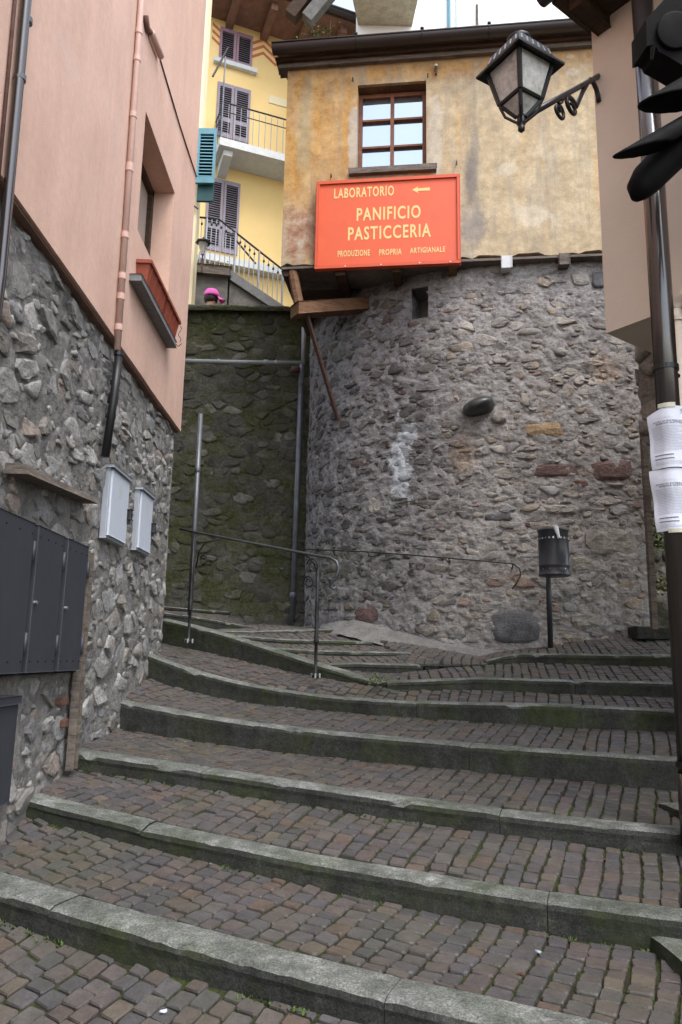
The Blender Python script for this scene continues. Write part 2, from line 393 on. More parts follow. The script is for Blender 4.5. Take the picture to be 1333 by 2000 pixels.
M['earth'] = cement_mat('earth', (0.05, 0.045, 0.035), (0.10, 0.09, 0.07))

def pink_mat():
    t = NT('pink_render'); n = t.noise(1.1, 5, 0.6); n2 = t.noise(3.5, 7, 0.65, t.vscale((1, 1, 0.35))); n3 = t.noise(160, 3, 0.6); n4 = t.noise(26, 6, 0.7)
    c = t.ramp(n, [(0.3, (0.565, 0.37, 0.285)), (0.5, (0.605, 0.40, 0.312)), (0.7, (0.64, 0.435, 0.345))])
    c = t.mix(1.0, c, t.ramp(n2, [(0.3, 0.90), (0.7, 1.07)]), 'MULTIPLY')
    c = t.mix(t.ramp(n2, [(0.6, 0.0), (0.8, 0.35)]), c, (0.43, 0.315, 0.25))
    st = t.noise(3.0, 8, 0.72, t.vscale((1, 2.2, 0.12)), 0.4)
    c = t.mix(t.math('MULTIPLY', t.ramp(st, [(0.54, 0.0), (0.72, 1.0)]), 0.35), c, (0.40, 0.30, 0.25))
    c = t.mix(t.ramp(t.noise(1.7, 8, 0.75), [(0.56, 0.0), (0.72, 0.35)]), c, (0.60, 0.45, 0.385))
    c = t.mix(t.ramp(t.vor(5.5), [(0.012, 0.75), (0.03, 0.0)]), c, (0.22, 0.15, 0.12))
    c = t.mix(1.0, c, t.ramp(n4, [(0.3, 0.93), (0.7, 1.06)]), 'MULTIPLY')
    return t.fin(c, 0.92, t.math('ADD', n3, t.math('MULTIPLY', n4, 0.6)), 0.45, 0.004, spec=0.2)
M['pink'] = pink_mat()
M['shadow_and_pipe'] = simple('brown_shadow_and_pipe', (0.17, 0.095, 0.07), 0.9)  # brown of the painted shadow line below the render, also on the bent pipe
M['pink_pipe'] = simple('painted_pipe', (0.51, 0.33, 0.27), 0.55, var=0.12)

def ochre_mat():
    t = NT('weathered_ochre_plaster')
    pl = lambda x, y: PL_T.hit(x, y)
    stv = t.vscale((1, 1, 0.16)); st = t.noise(4.2, 8, 0.7, stv, 0.3); st2 = t.noise(9.0, 7, 0.7, t.vscale((1, 1, 0.1)))
    n1 = t.noise(2.0, 8, 0.7); n2 = t.noise(8, 8, 0.72); n3 = t.noise(55, 6, 0.7)
    pale = t.ramp(n1, [(0.3, (0.38, 0.31, 0.215)), (0.5, (0.49, 0.395, 0.255)), (0.7, (0.55, 0.465, 0.34))])
    orange = t.ramp(n2, [(0.3, (0.44, 0.20, 0.035)), (0.5, (0.52, 0.27, 0.06)), (0.7, (0.52, 0.33, 0.12))])
    mleft = t.blob(pl(630, 240), (0.62, 3.0, 1.3), 0.4, 2.2, 1.2, 0.6)
    mtop = t.blob(pl(850, 118), (2.6, 3.0, 0.33), 0.5, 3.5, 1.2, 0.3)
    mo = t.math('MAXIMUM', t.math('MULTIPLY', mleft, 0.85), t.math('MULTIPLY', mtop, 0.8))
    mo = t.math('MULTIPLY', mo, t.ramp(st, [(0.35, 0.45), (0.52, 1.0)]))
    mo = t.math('MAXIMUM', mo, t.math('MULTIPLY', t.ramp(st, [(0.52, 0.0), (0.66, 1.0)]), 0.42))
    c = t.mix(mo, pale, orange)
    c = t.mix(t.math('MULTIPLY', t.ramp(st2, [(0.48, 0.0), (0.64, 1.0)]), 0.5), c, (0.30, 0.29, 0.255))
    # bare greyish-green streak on the left part, grey soot run right of the sign, red wash at lower left, pale patches
    c = t.mix(t.math('MULTIPLY', t.blob(pl(595, 260), (0.12, 3, 0.85), 0.5, 4, 1.1, 0.3), 0.6), c, (0.36, 0.33, 0.22))
    c = t.mix(t.math('MULTIPLY', t.blob(pl(920, 350), (0.09, 3, 0.42), 0.6, 5, 1.1, 0.35), 0.8), c, (0.155, 0.15, 0.145))
    c = t.mix(t.math('MULTIPLY', t.blob(pl(925, 440), (0.19, 3, 0.30), 0.7, 4, 1.1, 0.3), 0.65), c, (0.25, 0.24, 0.235))
    c = t.mix(t.math('MULTIPLY', t.blob(pl(928, 300), (0.06, 3, 0.5), 0.6, 5, 1.1, 0.35), 0.5), c, (0.22, 0.21, 0.2))
    c = t.mix(t.math('MULTIPLY', t.blob(pl(590, 455), (0.30, 3, 0.38), 0.6, 4, 1.15, 0.4), 0.75), c, t.ramp(n2, [(0.35, (0.28, 0.10, 0.06)), (0.5, (0.40, 0.22, 0.15)), (0.65, (0.42, 0.38, 0.33))]))
    c = t.mix(t.math('MULTIPLY', t.blob(pl(695, 270), (0.10, 3, 0.48), 0.6, 6, 1.0, 0.7), 0.85), c, (0.48, 0.44, 0.38))
    c = t.mix(t.math('MULTIPLY', t.blob(pl(850, 270), (0.09, 3, 0.60), 0.7, 6, 1.0, 0.7), 0.8), c, (0.50, 0.45, 0.37))
    c = t.mix(t.math('MULTIPLY', t.blob(pl(700, 340), (0.14, 3, 0.14), 0.7, 7, 1.0, 0.7), 0.6), c, (0.42, 0.36, 0.30))
    for (x, y, r) in ((1120, 140, 0.10), (1115, 110, 0.05), (1040, 420, 0.22), (990, 330, 0.14)):
        c = t.mix(t.math('MULTIPLY', t.blob(pl(x, y), (r, 3, r * 0.7), 0.8, 7, 1.0, 0.6), 0.6), c, (0.60, 0.53, 0.42))
    c = t.mix(1.0, c, t.ramp(n3, [(0.3, 0.9), (0.7, 1.08)]), 'MULTIPLY')
    c = t.mix(1.0, c, t.ramp(n2, [(0.3, 0.78), (0.7, 1.16)]), 'MULTIPLY')
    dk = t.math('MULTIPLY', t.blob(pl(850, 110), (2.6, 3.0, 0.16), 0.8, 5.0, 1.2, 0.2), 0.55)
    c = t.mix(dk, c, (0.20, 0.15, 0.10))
    run = t.noise(6.5, 8, 0.75, t.vscale((1, 1, 0.07)), 0.3)
    c = t.mix(t.math('MULTIPLY', t.ramp(run, [(0.55, 0.0), (0.68, 1.0)]), 0.45), c, (0.24, 0.21, 0.165))
    c = t.mix(1.0, c, (0.90, 0.88, 0.86), 'MULTIPLY')
    return t.fin(c, 0.93, t.math('ADD', t.math('MULTIPLY', n2, 0.8), t.math('MULTIPLY', n3, 0.4)), 0.6, 0.012, spec=0.2)
M['ochre'] = ochre_mat()
M['tan'] = simple('tan_render', (0.60, 0.50, 0.41), 0.9, var=0.07, nscale=2.0, bump=0.35, bscale=120)
M['yellow'] = simple('yellow_render', (0.78, 0.56, 0.24), 0.9, var=0.06, nscale=1.2, bump=0.2, bscale=90)
M['pale_yellow'] = simple('pale_yellow_render', (0.72, 0.62, 0.40), 0.9, var=0.06, nscale=1.2)
M['white_wall'] = simple('white_render', (0.80, 0.80, 0.78), 0.9, var=0.06, nscale=1.5)
M['black_metal'] = simple('black_painted_metal', (0.012, 0.012, 0.013), 0.42, var=0.3, bump=0.1)
M['black_hood'] = simple('black_hood', (0.003, 0.003, 0.0033), 0.7, var=0.3, bump=0.1, spec=0.12)
M['iron'] = simple('wrought_iron', (0.030, 0.029, 0.030), 0.5, 0.5, var=0.5, nscale=25, bump=0.4)
M['iron_worn'] = simple('worn_iron_rail', (0.09, 0.095, 0.10), 0.42, 0.6, var=0.4, nscale=25)
M['rust'] = simple('rusty_iron', (0.085, 0.042, 0.03), 0.8, var=0.4, nscale=25)
M['pipe_brown'] = simple('dark_brown_downpipe', (0.024, 0.018, 0.016), 0.2, 0.0, var=0.2, nscale=4, bump=0.03, spec=0.9)
M['pipe_grey'] = simple('grey_plastic_pipe', (0.27, 0.28, 0.29), 0.55, var=0.2, nscale=8)
M['pole_grey'] = simple('dull_steel_pole', (0.15, 0.155, 0.17), 0.5, 0.5, var=0.25)
M['gutter'] = simple('brown_gutter', (0.030, 0.022, 0.020), 0.38, var=0.3, nscale=3, bump=0.1, spec=0.5)
def wood_mat(name, a, b, ax=(1, 1, 8), sc=4.0, rough=0.8):
    t = NT(name); n = t.noise(sc, 8, 0.7, t.vscale(ax), 0.5); n2 = t.noise(50, 5, 0.7)
    c = t.mix(1.0, t.ramp(n, [(0.3, a), (0.7, b)]), t.ramp(n2, [(0.3, 0.75), (0.7, 1.25)]), 'MULTIPLY')
    return t.fin(c, rough, t.math('ADD', n, t.math('MULTIPLY', n2, 0.3)), 0.8, 0.012, spec=0.25)
M['wood_dark'] = wood_mat('old_dark_timber', (0.025, 0.015, 0.010), (0.085, 0.05, 0.03))
M['wood_beam'] = wood_mat('brown_timber_beam', (0.075, 0.038, 0.02), (0.20, 0.105, 0.055))
M['wood_grey'] = wood_mat('weathered_grey_board', (0.06, 0.05, 0.042), (0.20, 0.165, 0.135))
M['wood_frame'] = wood_mat('red_brown_window_wood', (0.125, 0.045, 0.022), (0.20, 0.075, 0.036), (1, 1, 1), 8, 0.5)
M['wood_soffit'] = wood_mat('brown_soffit_boards', (0.16, 0.085, 0.06), (0.27, 0.15, 0.11))
def glass_mat(name, col, rough=0.02, spec=1.0, metal=0.0):
    t = NT(name); return t.fin(col, rough, t.noise(2.5, 2), 0.05, 0.02, metal, spec)
M['glass'] = glass_mat('window_glass', (0.35, 0.40, 0.45), 0.03, 1.0, 0.85)
M['glass_dark'] = glass_mat('dark_window_glass', (0.03, 0.03, 0.03), 0.05, 1.0)
M['curtain'] = simple('beige_curtain', (0.30, 0.235, 0.19), 0.9, var=0.1)
def sign_mat():
    t = NT('orange_red_enamel'); st = t.noise(7, 7, 0.7, t.vscale((1, 1, .12)), .3); n = t.noise(5, 7, 0.7); n2 = t.noise(60, 5, .7)
    c = t.ramp(n, [(0.3, (0.57, 0.076, 0.020)), (0.7, (0.64, 0.094, 0.026))])
    c = t.mix(t.ramp(st, [(0.54, 0.0), (0.72, 0.35)]), c, (0.50, 0.11, 0.06)); c = t.mix(t.ramp(n2, [(0.66, 0.0), (0.76, 0.5)]), c, (0.38, 0.09, 0.05))
    return t.fin(c, t.ramp(n, [(0.3, 0.38), (0.7, 0.6)]), n2, 0.06, 0.002, spec=.45)
M['sign_red'] = sign_mat()
M['sign_frame'] = simple('red_sign_frame', (0.53, 0.072, 0.022), 0.5, var=0.08)
M['cream'] = simple('cream_letter_paint', (0.66, 0.50, 0.20), 0.6, var=0.06)
M['lilac'] = simple('lilac_grey_shutter', (0.24, 0.21, 0.255), 0.65, var=0.12)
M['lilac_dark'] = simple('faded_purple_shutter', (0.27, 0.165, 0.21), 0.7, var=0.15)
M['slat'] = simple('grey_louvre', (0.15, 0.13, 0.15), 0.7, var=0.12)
M['teal'] = simple('blue_green_shutter', (0.10, 0.24, 0.28), 0.6, var=0.15)
M['teal_dark'] = simple('dark_green_shutter', (0.012, 0.06, 0.06), 0.6, var=0.15)
M['frieze'] = simple('orange_frieze_paint', (0.50, 0.15, 0.07), 0.9, var=0.2, nscale=14)
M['white_stone'] = simple('pale_stone', (0.55, 0.56, 0.55), 0.85, var=0.12)
M['grey_stone'] = simple('grey_sill_stone', (0.17, 0.17, 0.17), 0.85, var=0.25, nscale=18, bump=0.5)
M['rail_pale'] = simple('pale_blue_grey_railing', (0.30, 0.32, 0.36), 0.5, 0.3, var=0.15)
M['box_white'] = simple('pale_grey_plastic', (0.50, 0.54, 0.60), 0.45, var=0.05, nscale=3, bump=0.03)
M['box_edge'] = simple('grey_plastic_edge', (0.30, 0.32, 0.35), 0.5, var=0.08)
M['cabinet'] = simple('anthracite_cabinet_paint', (0.035, 0.038, 0.046), 0.5, var=0.12, nscale=3, bump=0.05)
M['dark_gap'] = simple('black_void', (0.006, 0.006, 0.006), 0.9, bump=0.1)
M['terracotta'] = simple('terracotta_planter_plastic', (0.25, 0.055, 0.028), 0.5, var=0.15, nscale=7)
M['paper'] = simple('white_paper', (0.66, 0.68, 0.76), 0.85, var=0.04, nscale=8, bump=0.3, bscale=18, bdist=0.01)
M['ink'] = simple('grey_ink', (0.16, 0.16, 0.18), 0.8, var=0.1)
M['ink_pale'] = simple('pale_print', (0.40, 0.41, 0.46), 0.8, var=0.1)
M['tape'] = simple('cream_tape', (0.52, 0.50, 0.38), 0.4, var=0.1)
M['bin'] = simple('anthracite_bin_paint', (0.030, 0.032, 0.037), 0.38, var=0.15, nscale=5, bump=0.06)
M['steel'] = simple('bright_steel', (0.5, 0.5, 0.5), 0.35, 0.9, var=0.2)
M['bag'] = simple('white_plastic_bag', (0.75, 0.77, 0.80), 0.3, var=0.1)
M['skin'] = simple('skin', (0.42, 0.25, 0.18), 0.6, var=0.08)
M['hair'] = simple('dark_hair', (0.02, 0.014, 0.01), 0.6, var=0.3)
M['cap_pink'] = simple('pink_cap_cloth', (0.68, 0.12, 0.42), 0.85, var=0.12, nscale=14)
M['jacket'] = simple('dark_jacket', (0.03, 0.035, 0.05), 0.85)
M['tile'] = simple('terracotta_roof_tile', (0.30, 0.13, 0.08), 0.85, var=0.3)
M['slate'] = stone_mat('dark_slate', [(0, (0.15, 0.15, 0.155)), (0.99, (0.17, 0.17, 0.172))])
M['boulder'] = simple('smooth_dark_boulder', (0.035, 0.038, 0.036), 0.35, var=0.4, nscale=6, bump=0.4, spec=0.5)
M['stone_tan'] = stone_mat('tan_block', [(0, (0.32, 0.23, 0.14)), (0.99, (0.34, 0.24, 0.15))])
M['stone_red'] = stone_mat('purple_red_stone', [(0, (0.145, 0.095, 0.085)), (0.99, (0.17, 0.11, 0.10))])
M['stone_pale'] = stone_mat('pale_block', [(0, (0.29, 0.27, 0.24)), (0.99, (0.32, 0.29, 0.26))])
M['brick_red'] = stone_mat('red_brick', [(0, (0.17, 0.085, 0.062)), (0.5, (0.15, 0.08, 0.06))])
def leaf_mat(name, a, b):
    t = NT(name); return t.fin(t.ramp(t.rnd(), [(0, a), (1, b)]), 0.6, spec=0.3)
M['leaf'] = leaf_mat('weed_leaf', (0.03, 0.06, 0.012), (0.09, 0.13, 0.03))
M['leaf_yellow'] = leaf_mat('yellow_green_leaf', (0.11, 0.12, 0.03), (0.20, 0.17, 0.05))
def lamp_glass():
    t = NT('dirty_lantern_glass'); n = t.noise(9, 8, 0.75); n2 = t.noise(40, 6, 0.7)
    c = t.ramp(n, [(0.3, (0.22, 0.225, 0.18)), (0.5, (0.45, 0.44, 0.41)), (0.7, (0.60, 0.59, 0.57))])
    c = t.mix(1.0, c, t.ramp(n2, [(0.3, 0.75), (0.7, 1.2)]), 'MULTIPLY')
    return t.fin(c, 0.3, n2, 0.3, 0.004, spec=0.6)
M['lamp_glass'] = lamp_glass()

# ------------------------------------------------------------------ stones laid in walls
def voronoi_cells(u0, u1, v0, v1, cw, ch, drop=0.15, seed=1, jit=0.42):
    r = random.Random(seed); k = cw / ch
    V0, V1 = v0 * k, v1 * k
    nu = max(2, int((u1 - u0) / cw)); nv = max(2, int((V1 - V0) / cw)); su = (u1 - u0) / nu; sv = (V1 - V0) / nv
    seeds = {}
    for j in range(-1, nv + 1):
        for i in range(-1, nu + 1):
            if r.random() < drop: continue
            seeds[(i, j)] = (u0 + (i + 0.5 + (0.5 if j % 2 else 0) + r.uniform(-jit, jit)) * su, V0 + (j + 0.5 + r.uniform(-jit, jit)) * sv)
    out = []
    for (i, j), (x, y) in seeds.items():
        poly = [(x - 3 * su, y - 3 * sv), (x + 3 * su, y - 3 * sv), (x + 3 * su, y + 3 * sv), (x - 3 * su, y + 3 * sv)]
        for di in range(-3, 4):
            for dj in range(-3, 4):
                q = seeds.get((i + di, j + dj))
                if q is None or (di == 0 and dj == 0): continue
                mx, my = (x + q[0]) / 2, (y + q[1]) / 2; nx, ny = q[0] - x, q[1] - y
                res = []
                for a in range(len(poly)):
                    p1, p2 = poly[a], poly[(a + 1) % len(poly)]
                    d1 = (p1[0] - mx) * nx + (p1[1] - my) * ny; d2 = (p2[0] - mx) * nx + (p2[1] - my) * ny
                    if d1 <= 0: res.append(p1)
                    if (d1 < 0 < d2) or (d2 < 0 < d1):
                        t = d1 / (d1 - d2); res.append((p1[0] + t * (p2[0] - p1[0]), p1[1] + t * (p2[1] - p1[1])))
                poly = res
                if len(poly) < 3: break
            if len(poly) < 3: break
        if len(poly) < 3: continue
        poly = [(min(max(a, u0), u1), min(max(b, V0), V1) / k) for a, b in poly]
        out.append(poly)
    return out
def resample(poly, n):
    p = np.array(poly + [poly[0]]); d = np.r_[0, np.cumsum(np.linalg.norm(np.diff(p, axis=0), axis=1))]
    t = np.linspace(0, d[-1], n, endpoint=False)
    return np.stack([np.interp(t, d, p[:, 0]), np.interp(t, d, p[:, 1])], 1)
def stone_geo(S, poly, gap, h, r, n=10, emb=0.03, roundness=0.25, tilt=0.3, flat=False):
    q = resample(poly, n); c = q.mean(0); rel = q - c
    rad = np.linalg.norm(rel, axis=1); mr = rad.mean()
    if mr < 1e-3: return None
    ang = np.arctan2(rel[:, 1], rel[:, 0])
    ex = np.abs(rel[:, 0]).max(); ey = np.abs(rel[:, 1]).max()
    if ex - gap < 0.012 or ey - gap < 0.012: return None
    el = np.stack([ex * 0.9 * np.cos(ang), ey * 0.9 * np.sin(ang)], 1)
    rel = rel * (1 - roundness) + el * roundness
    rel[:, 0] *= max(0.2, (ex - gap) / ex); rel[:, 1] *= max(0.2, (ey - gap) / ey)
    rel *= np.array([[1 + r.uniform(-0.09, 0.07)] for _ in range(n)])
    tu, tv = r.uniform(-tilt, tilt), r.uniform(-tilt, tilt)
    vs_, fs = [], []
    rings = [(1.0, -emb, 0), (0.94, h * 0.75, 0.2), (0.70, h, 0.22)] if flat else [(1.0, -emb, 0), (0.93, h * 0.6, 0.25), (0.62, h, 0.3)]
    for (s, hh, nz) in rings:
        for k in range(n):
            d = rel[k] * s * (1 + (r.uniform(-0.06, 0.06) if nz else 0))
            H = hh + (r.uniform(-nz, nz) * h if nz else 0)
            if nz: H += h * (tu * d[0] / ex + tv * d[1] / ey)
            p, nn, _ = S(c[0] + d[0], c[1] + d[1]); vs_.append(p + nn * H)
    p, nn, _ = S(c[0], c[1]); vs_.append(p + nn * h * (1.02 + r.uniform(-0.2, 0.2))); ctr = p
    for a in range(2):
        for k in range(n): k2 = (k + 1) % n; fs.append((a * n + k, a * n + k2, (a + 1) * n + k2, (a + 1) * n + k))
    for k in range(n): fs.append((2 * n + k, 2 * n + (k + 1) % n, 3 * n))
    area = 0.5 * abs(sum(q[i][0] * q[(i + 1) % n][1] - q[(i + 1) % n][0] * q[i][1] for i in range(n)))
    return vs_, fs, ctr, area
def lay_stones(S, cells, parent, mat, gap, hr, nobj=290, seed=3, skip=None, emb=0.03, roundness=0.25, keep=1.0, smooth=0.5, tilt=0.3, name='stone', flat=False):
    r = random.Random(seed); L = []
    for poly in cells:
        c = np.mean(poly, 0)
        if skip and skip(c, poly): continue
        if r.random() > keep: continue
        g = stone_geo(S, poly, gap * r.uniform(0.6, 1.7), r.uniform(*hr), r, emb=emb, roundness=roundness, tilt=tilt, flat=flat)
        if g is None: continue
        px, py, D = proj(g[2]); vis = -30 < px < 1363 and -30 < py < 2030
        L.append((g[3] / (D * D) if vis else -1, g))
    L.sort(key=lambda x: -x[0])
    rest = MB(); n = 0
    for sc, g in L:
        if sc > 0 and n < nobj:
            n += 1
            b = MB().add(g[0], g[1]); b.obj(name, mat, parent, smooth=r.random() < smooth, fixn=True, origin=g[2])
        else: rest.add(g[0], g[1])
    if rest.v: rest.obj('small_stones', mat, parent, smooth=True, kind='stuff')
def mortar_sheet(S, u0, u1, v0, v1, step, amp, parent, mat, name='mortar_bed', hole=None, off=0.0, scale=9.0, crease=0.35):
    nu = int((u1 - u0) / step) + 1; nv = int((v1 - v0) / step) + 1; rows = []; keepm = []
    for j in range(nv + 1):
        row = []
        v = v0 + (v1 - v0) * j / nv
        for i in range(nu + 1):
            u = u0 + (u1 - u0) * i / nu; p, n, _ = S(u, v)
            row.append(p + n * (off + amp * (2 * fbm(p, 3, scale) + (0.9 - 3.2 * abs(fbm(p + 4.4, 3, scale * 1.9))) * crease)))
        rows.append(row)
    b = MB().grid(rows)
    if hole:
        fs = []
        for idx, f in enumerate(b.f):
            j, i = divmod(idx, nu); u = u0 + (u1 - u0) * (i + 0.5) / nu; v = v0 + (v1 - v0) * (j + 0.5) / nv
            if not hole(u, v): fs.append(f)
        b.f = fs
    return b.obj(name, mat, parent, smooth=True, fixn=False)

def holed_wall(b, pl, a0, a1, z0, z1, holes, front, back, step=0.5, wob=0.0, bottom=0.0, seed=0):
    """rendered wall on a plane with rectangular openings, reveals and outer edges"""
    r = random.Random(seed)
    A = set([a0, a1]); Z = set([z0, z1])
    for h in holes: A |= {h[0], h[1]}; Z |= {h[2], h[3]}
    def dens(s):
        s = sorted(s); o = []
        for x, y in zip(s, s[1:]):
            k = max(1, int(math.ceil((y - x) / step))); o += [x + (y - x) * i / k for i in range(k)]
        return o + [s[-1]]
    A, Z = dens(A), dens(Z); nA = len(A)
    inh = lambda a, z: any(h[0] < a < h[1] and h[2] < z < h[3] for h in holes)
    base = len(b.v); jit = [r.uniform(-bottom, bottom * 0.6) for _ in A]
    for j, z in enumerate(Z):
        for i, a in enumerate(A):
            p = pl.pt(a, z + (jit[i] if j == 0 else 0), front)
            if wob: p = p + pl.n * wob * 2 * fbm(p, 3, 1.6)
            b.v.append(tuple(p))
    for j in range(len(Z) - 1):
        for i in range(nA - 1):
            if inh((A[i] + A[i + 1]) / 2, (Z[j] + Z[j + 1]) / 2): continue
            q = base + j * nA + i; b.f.append((q, q + 1, q + nA + 1, q + nA))
    for h in holes:
        for (x0, y0, x1, y1) in ((h[0], h[2], h[1], h[2]), (h[1], h[2], h[1], h[3]), (h[1], h[3], h[0], h[3]), (h[0], h[3], h[0], h[2])):
            b.quad(pl.pt(x0, y0, front), pl.pt(x1, y1, front), pl.pt(x1, y1, back), pl.pt(x0, y0, back))
    # bottom edge follows the ragged hem
    for i in range(nA - 1):
        p, q = np.array(b.v[base + i]), np.array(b.v[base + i + 1]); k = pl.n * (back - front)
        b.quad(p, q, q + k, p + k)
    for a in (a0, a1): b.quad(pl.pt(a, z0, front), pl.pt(a, z1, front), pl.pt(a, z1, back), pl.pt(a, z0, back))
    b.quad(pl.pt(a0, z1, front), pl.pt(a1, z1, front), pl.pt(a1, z1, back), pl.pt(a0, z1, back))
    return b
def text_mesh(s, mat, parent, pl, a_left, a_right, z0, z1, off, sgn, bold=0.012, name='lettering'):
    """flat lettering on a plane; sgn = direction of reading along the plane axis"""
    cu = bpy.data.curves.new('t', 'FONT'); cu.body = s; cu.size = 1.0; cu.offset = bold; cu.space_character = 1.16; cu.resolution_u = 3
    o = bpy.data.objects.new('t', cu); COL.objects.link(o)
    bpy.context.view_layer.update()
    me = bpy.data.meshes.new_from_object(o.evaluated_get(bpy.context.evaluated_depsgraph_get()))
    COL.objects.unlink(o); bpy.data.objects.remove(o)
    vs_ = np.array([v.co[:] for v in me.vertices]); mn_, mx = vs_.min(0), vs_.max(0)
    b = MB()
    pts = []
    for v in vs_:
        fx = (v[0] - mn_[0]) / (mx[0] - mn_[0]); fy = (v[1] - mn_[1]) / max(1e-6, mx[1] - mn_[1])
        pts.append(pl.pt(a_left + (a_right - a_left) * fx, z0 + (z1 - z0) * fy, off))
    b.add(pts, [tuple(p.vertices) for p in me.polygons])
    bpy.data.meshes.remove(me)
    return b.obj(name, mat, parent, fixn=False)

# =================================================================== GROUND AND STEPS
def kerb_line(pts, dl, dr):
    x0, x1 = pts[0][0], pts[-1][0]; out = []
    for q in pts:
        t = (q[0] - x0) / (x1 - x0); D = 1 / ((1 - t) / dl + t / dr)
        p = P(q[0], q[1], D); out.append((p[0], p[1], p[2], q[2] * D / FPX))
    return out
KERBS = {
 's1': kerb_line([(0, 1745, 45), (220, 1807, 55), (350, 1842, 60), (450, 1875, 57), (667, 1930, 52), (807, 1957, 52), (947, 2000, 55)], 2.92, 2.18),
 's2': kerb_line([(60, 1565, 30), (200, 1600, 35), (350, 1625, 37), (450, 1655, 40), (600, 1685, 40), (667, 1697, 48), (832, 1720, 55), (987, 1745, 58), (1117, 1765, 60), (1312, 1795, 62)], 3.7, 2.75),
 's3': kerb_line([(150, 1470, 32), (340, 1497, 33), (500, 1520, 33), (667, 1550, 34), (867, 1570, 40), (987, 1592, 38), (1302, 1622, 42)], 4.35, 3.4),
 's4': kerb_line([(240, 1371, 50), (457, 1411, 46), (632, 1430, 44), (820, 1450, 46), (987, 1462, 48), (1317, 1485, 56)], 5.3, 4.15),
 's5': kerb_line([(297, 1282, 43), (414, 1317, 38), (571, 1356, 29), (820, 1367, 31), (981, 1378, 36), (1314, 1389, 37)], 6.06, 5.0),
 's6': kerb_line([(349, 1217, 45), (430, 1238, 42), (510, 1263, 34), (600, 1292, 26), (675, 1315, 16), (740, 1333, 6)], 7.1, 5.9),
 's6R': kerb_line([(756, 1331, 14), (936, 1324, 23), (1309, 1334, 29)], 5.85, 5.7),
 's7R': kerb_line([(950, 1289, 8), (1007, 1275, 19), (1308, 1279, 23)], 6.6, 6.4),
 'a': kerb_line([(640, 1296, 12), (700, 1294, 18), (800, 1297, 18)], 6.35, 6.45),
 'b': kerb_line([(530, 1264, 6), (620, 1270, 10), (745, 1273, 8)], 6.75, 7.0),
 'c': kerb_line([(466, 1241, 8), (560, 1248, 10), (672, 1251, 9)], 7.2, 7.6),
 'd': kerb_line([(415, 1231, 5), (500, 1232, 6), (640, 1228, 6)], 7.5, 8.1),
 'e': kerb_line([(352, 1200, 12), (410, 1209, 11), (470, 1220, 6)], 7.6, 8.3),
 'f': kerb_line([(352, 1186, 8), (400, 1190, 8)], 8.3, 8.9),
}
EXT = {'s1': (0.7, 1.0), 's2': (0.3, 0.5), 's3': (0.3, 0.5), 's4': (0.3, 0.7), 's5': (0.3, 0.7), 's6': (0.3, 0), 's6R': (0, 0.8), 's7R': (0, 0.9), 'a': (0, 0.1), 'b': (0, 0.3), 'c': (0, 0.4), 'd': (0, 0.4), 'e': (1.2, 0.3), 'f': (1.2, 1.0)}
STEP_LABEL = {
 's1': 'nearest step of the cobbled stairs, long granite kerb running out of the bottom edge',
 's2': 'second step from the bottom, granite kerb with a fringe of moss, ending at a right border block',
 's3': 'third step from the bottom, granite kerb with a joint near its left end',
 's4': 'fourth step from the bottom, deep dark kerb starting below the white meter boxes',
 's5': 'fifth step from the bottom, curving kerb that dips from the left wall to the right pipe',
 's6': 'mossy kerb wall carrying the iron handrail posts',
 's6R': 'low kerb right of the handrail end, second below the litter bin',
 's7R': 'uppermost kerb on the right just below the litter bin',
 'a': 'lowest narrow winding step beside the handrail post foot',
 'b': 'second narrow winding step curving to the tower wall',
 'c': 'third narrow winding step under the handrail',
 'd': 'faint worn step on the upper landing below the grey downpipe',
 'e': 'thick mossy step at the far left behind the handrail', 'f': 'highest visible step at the pink house corner below the mossy wall'}
TOPS, FRONTS_BOTTOM, BACKS = {}, {}, {}
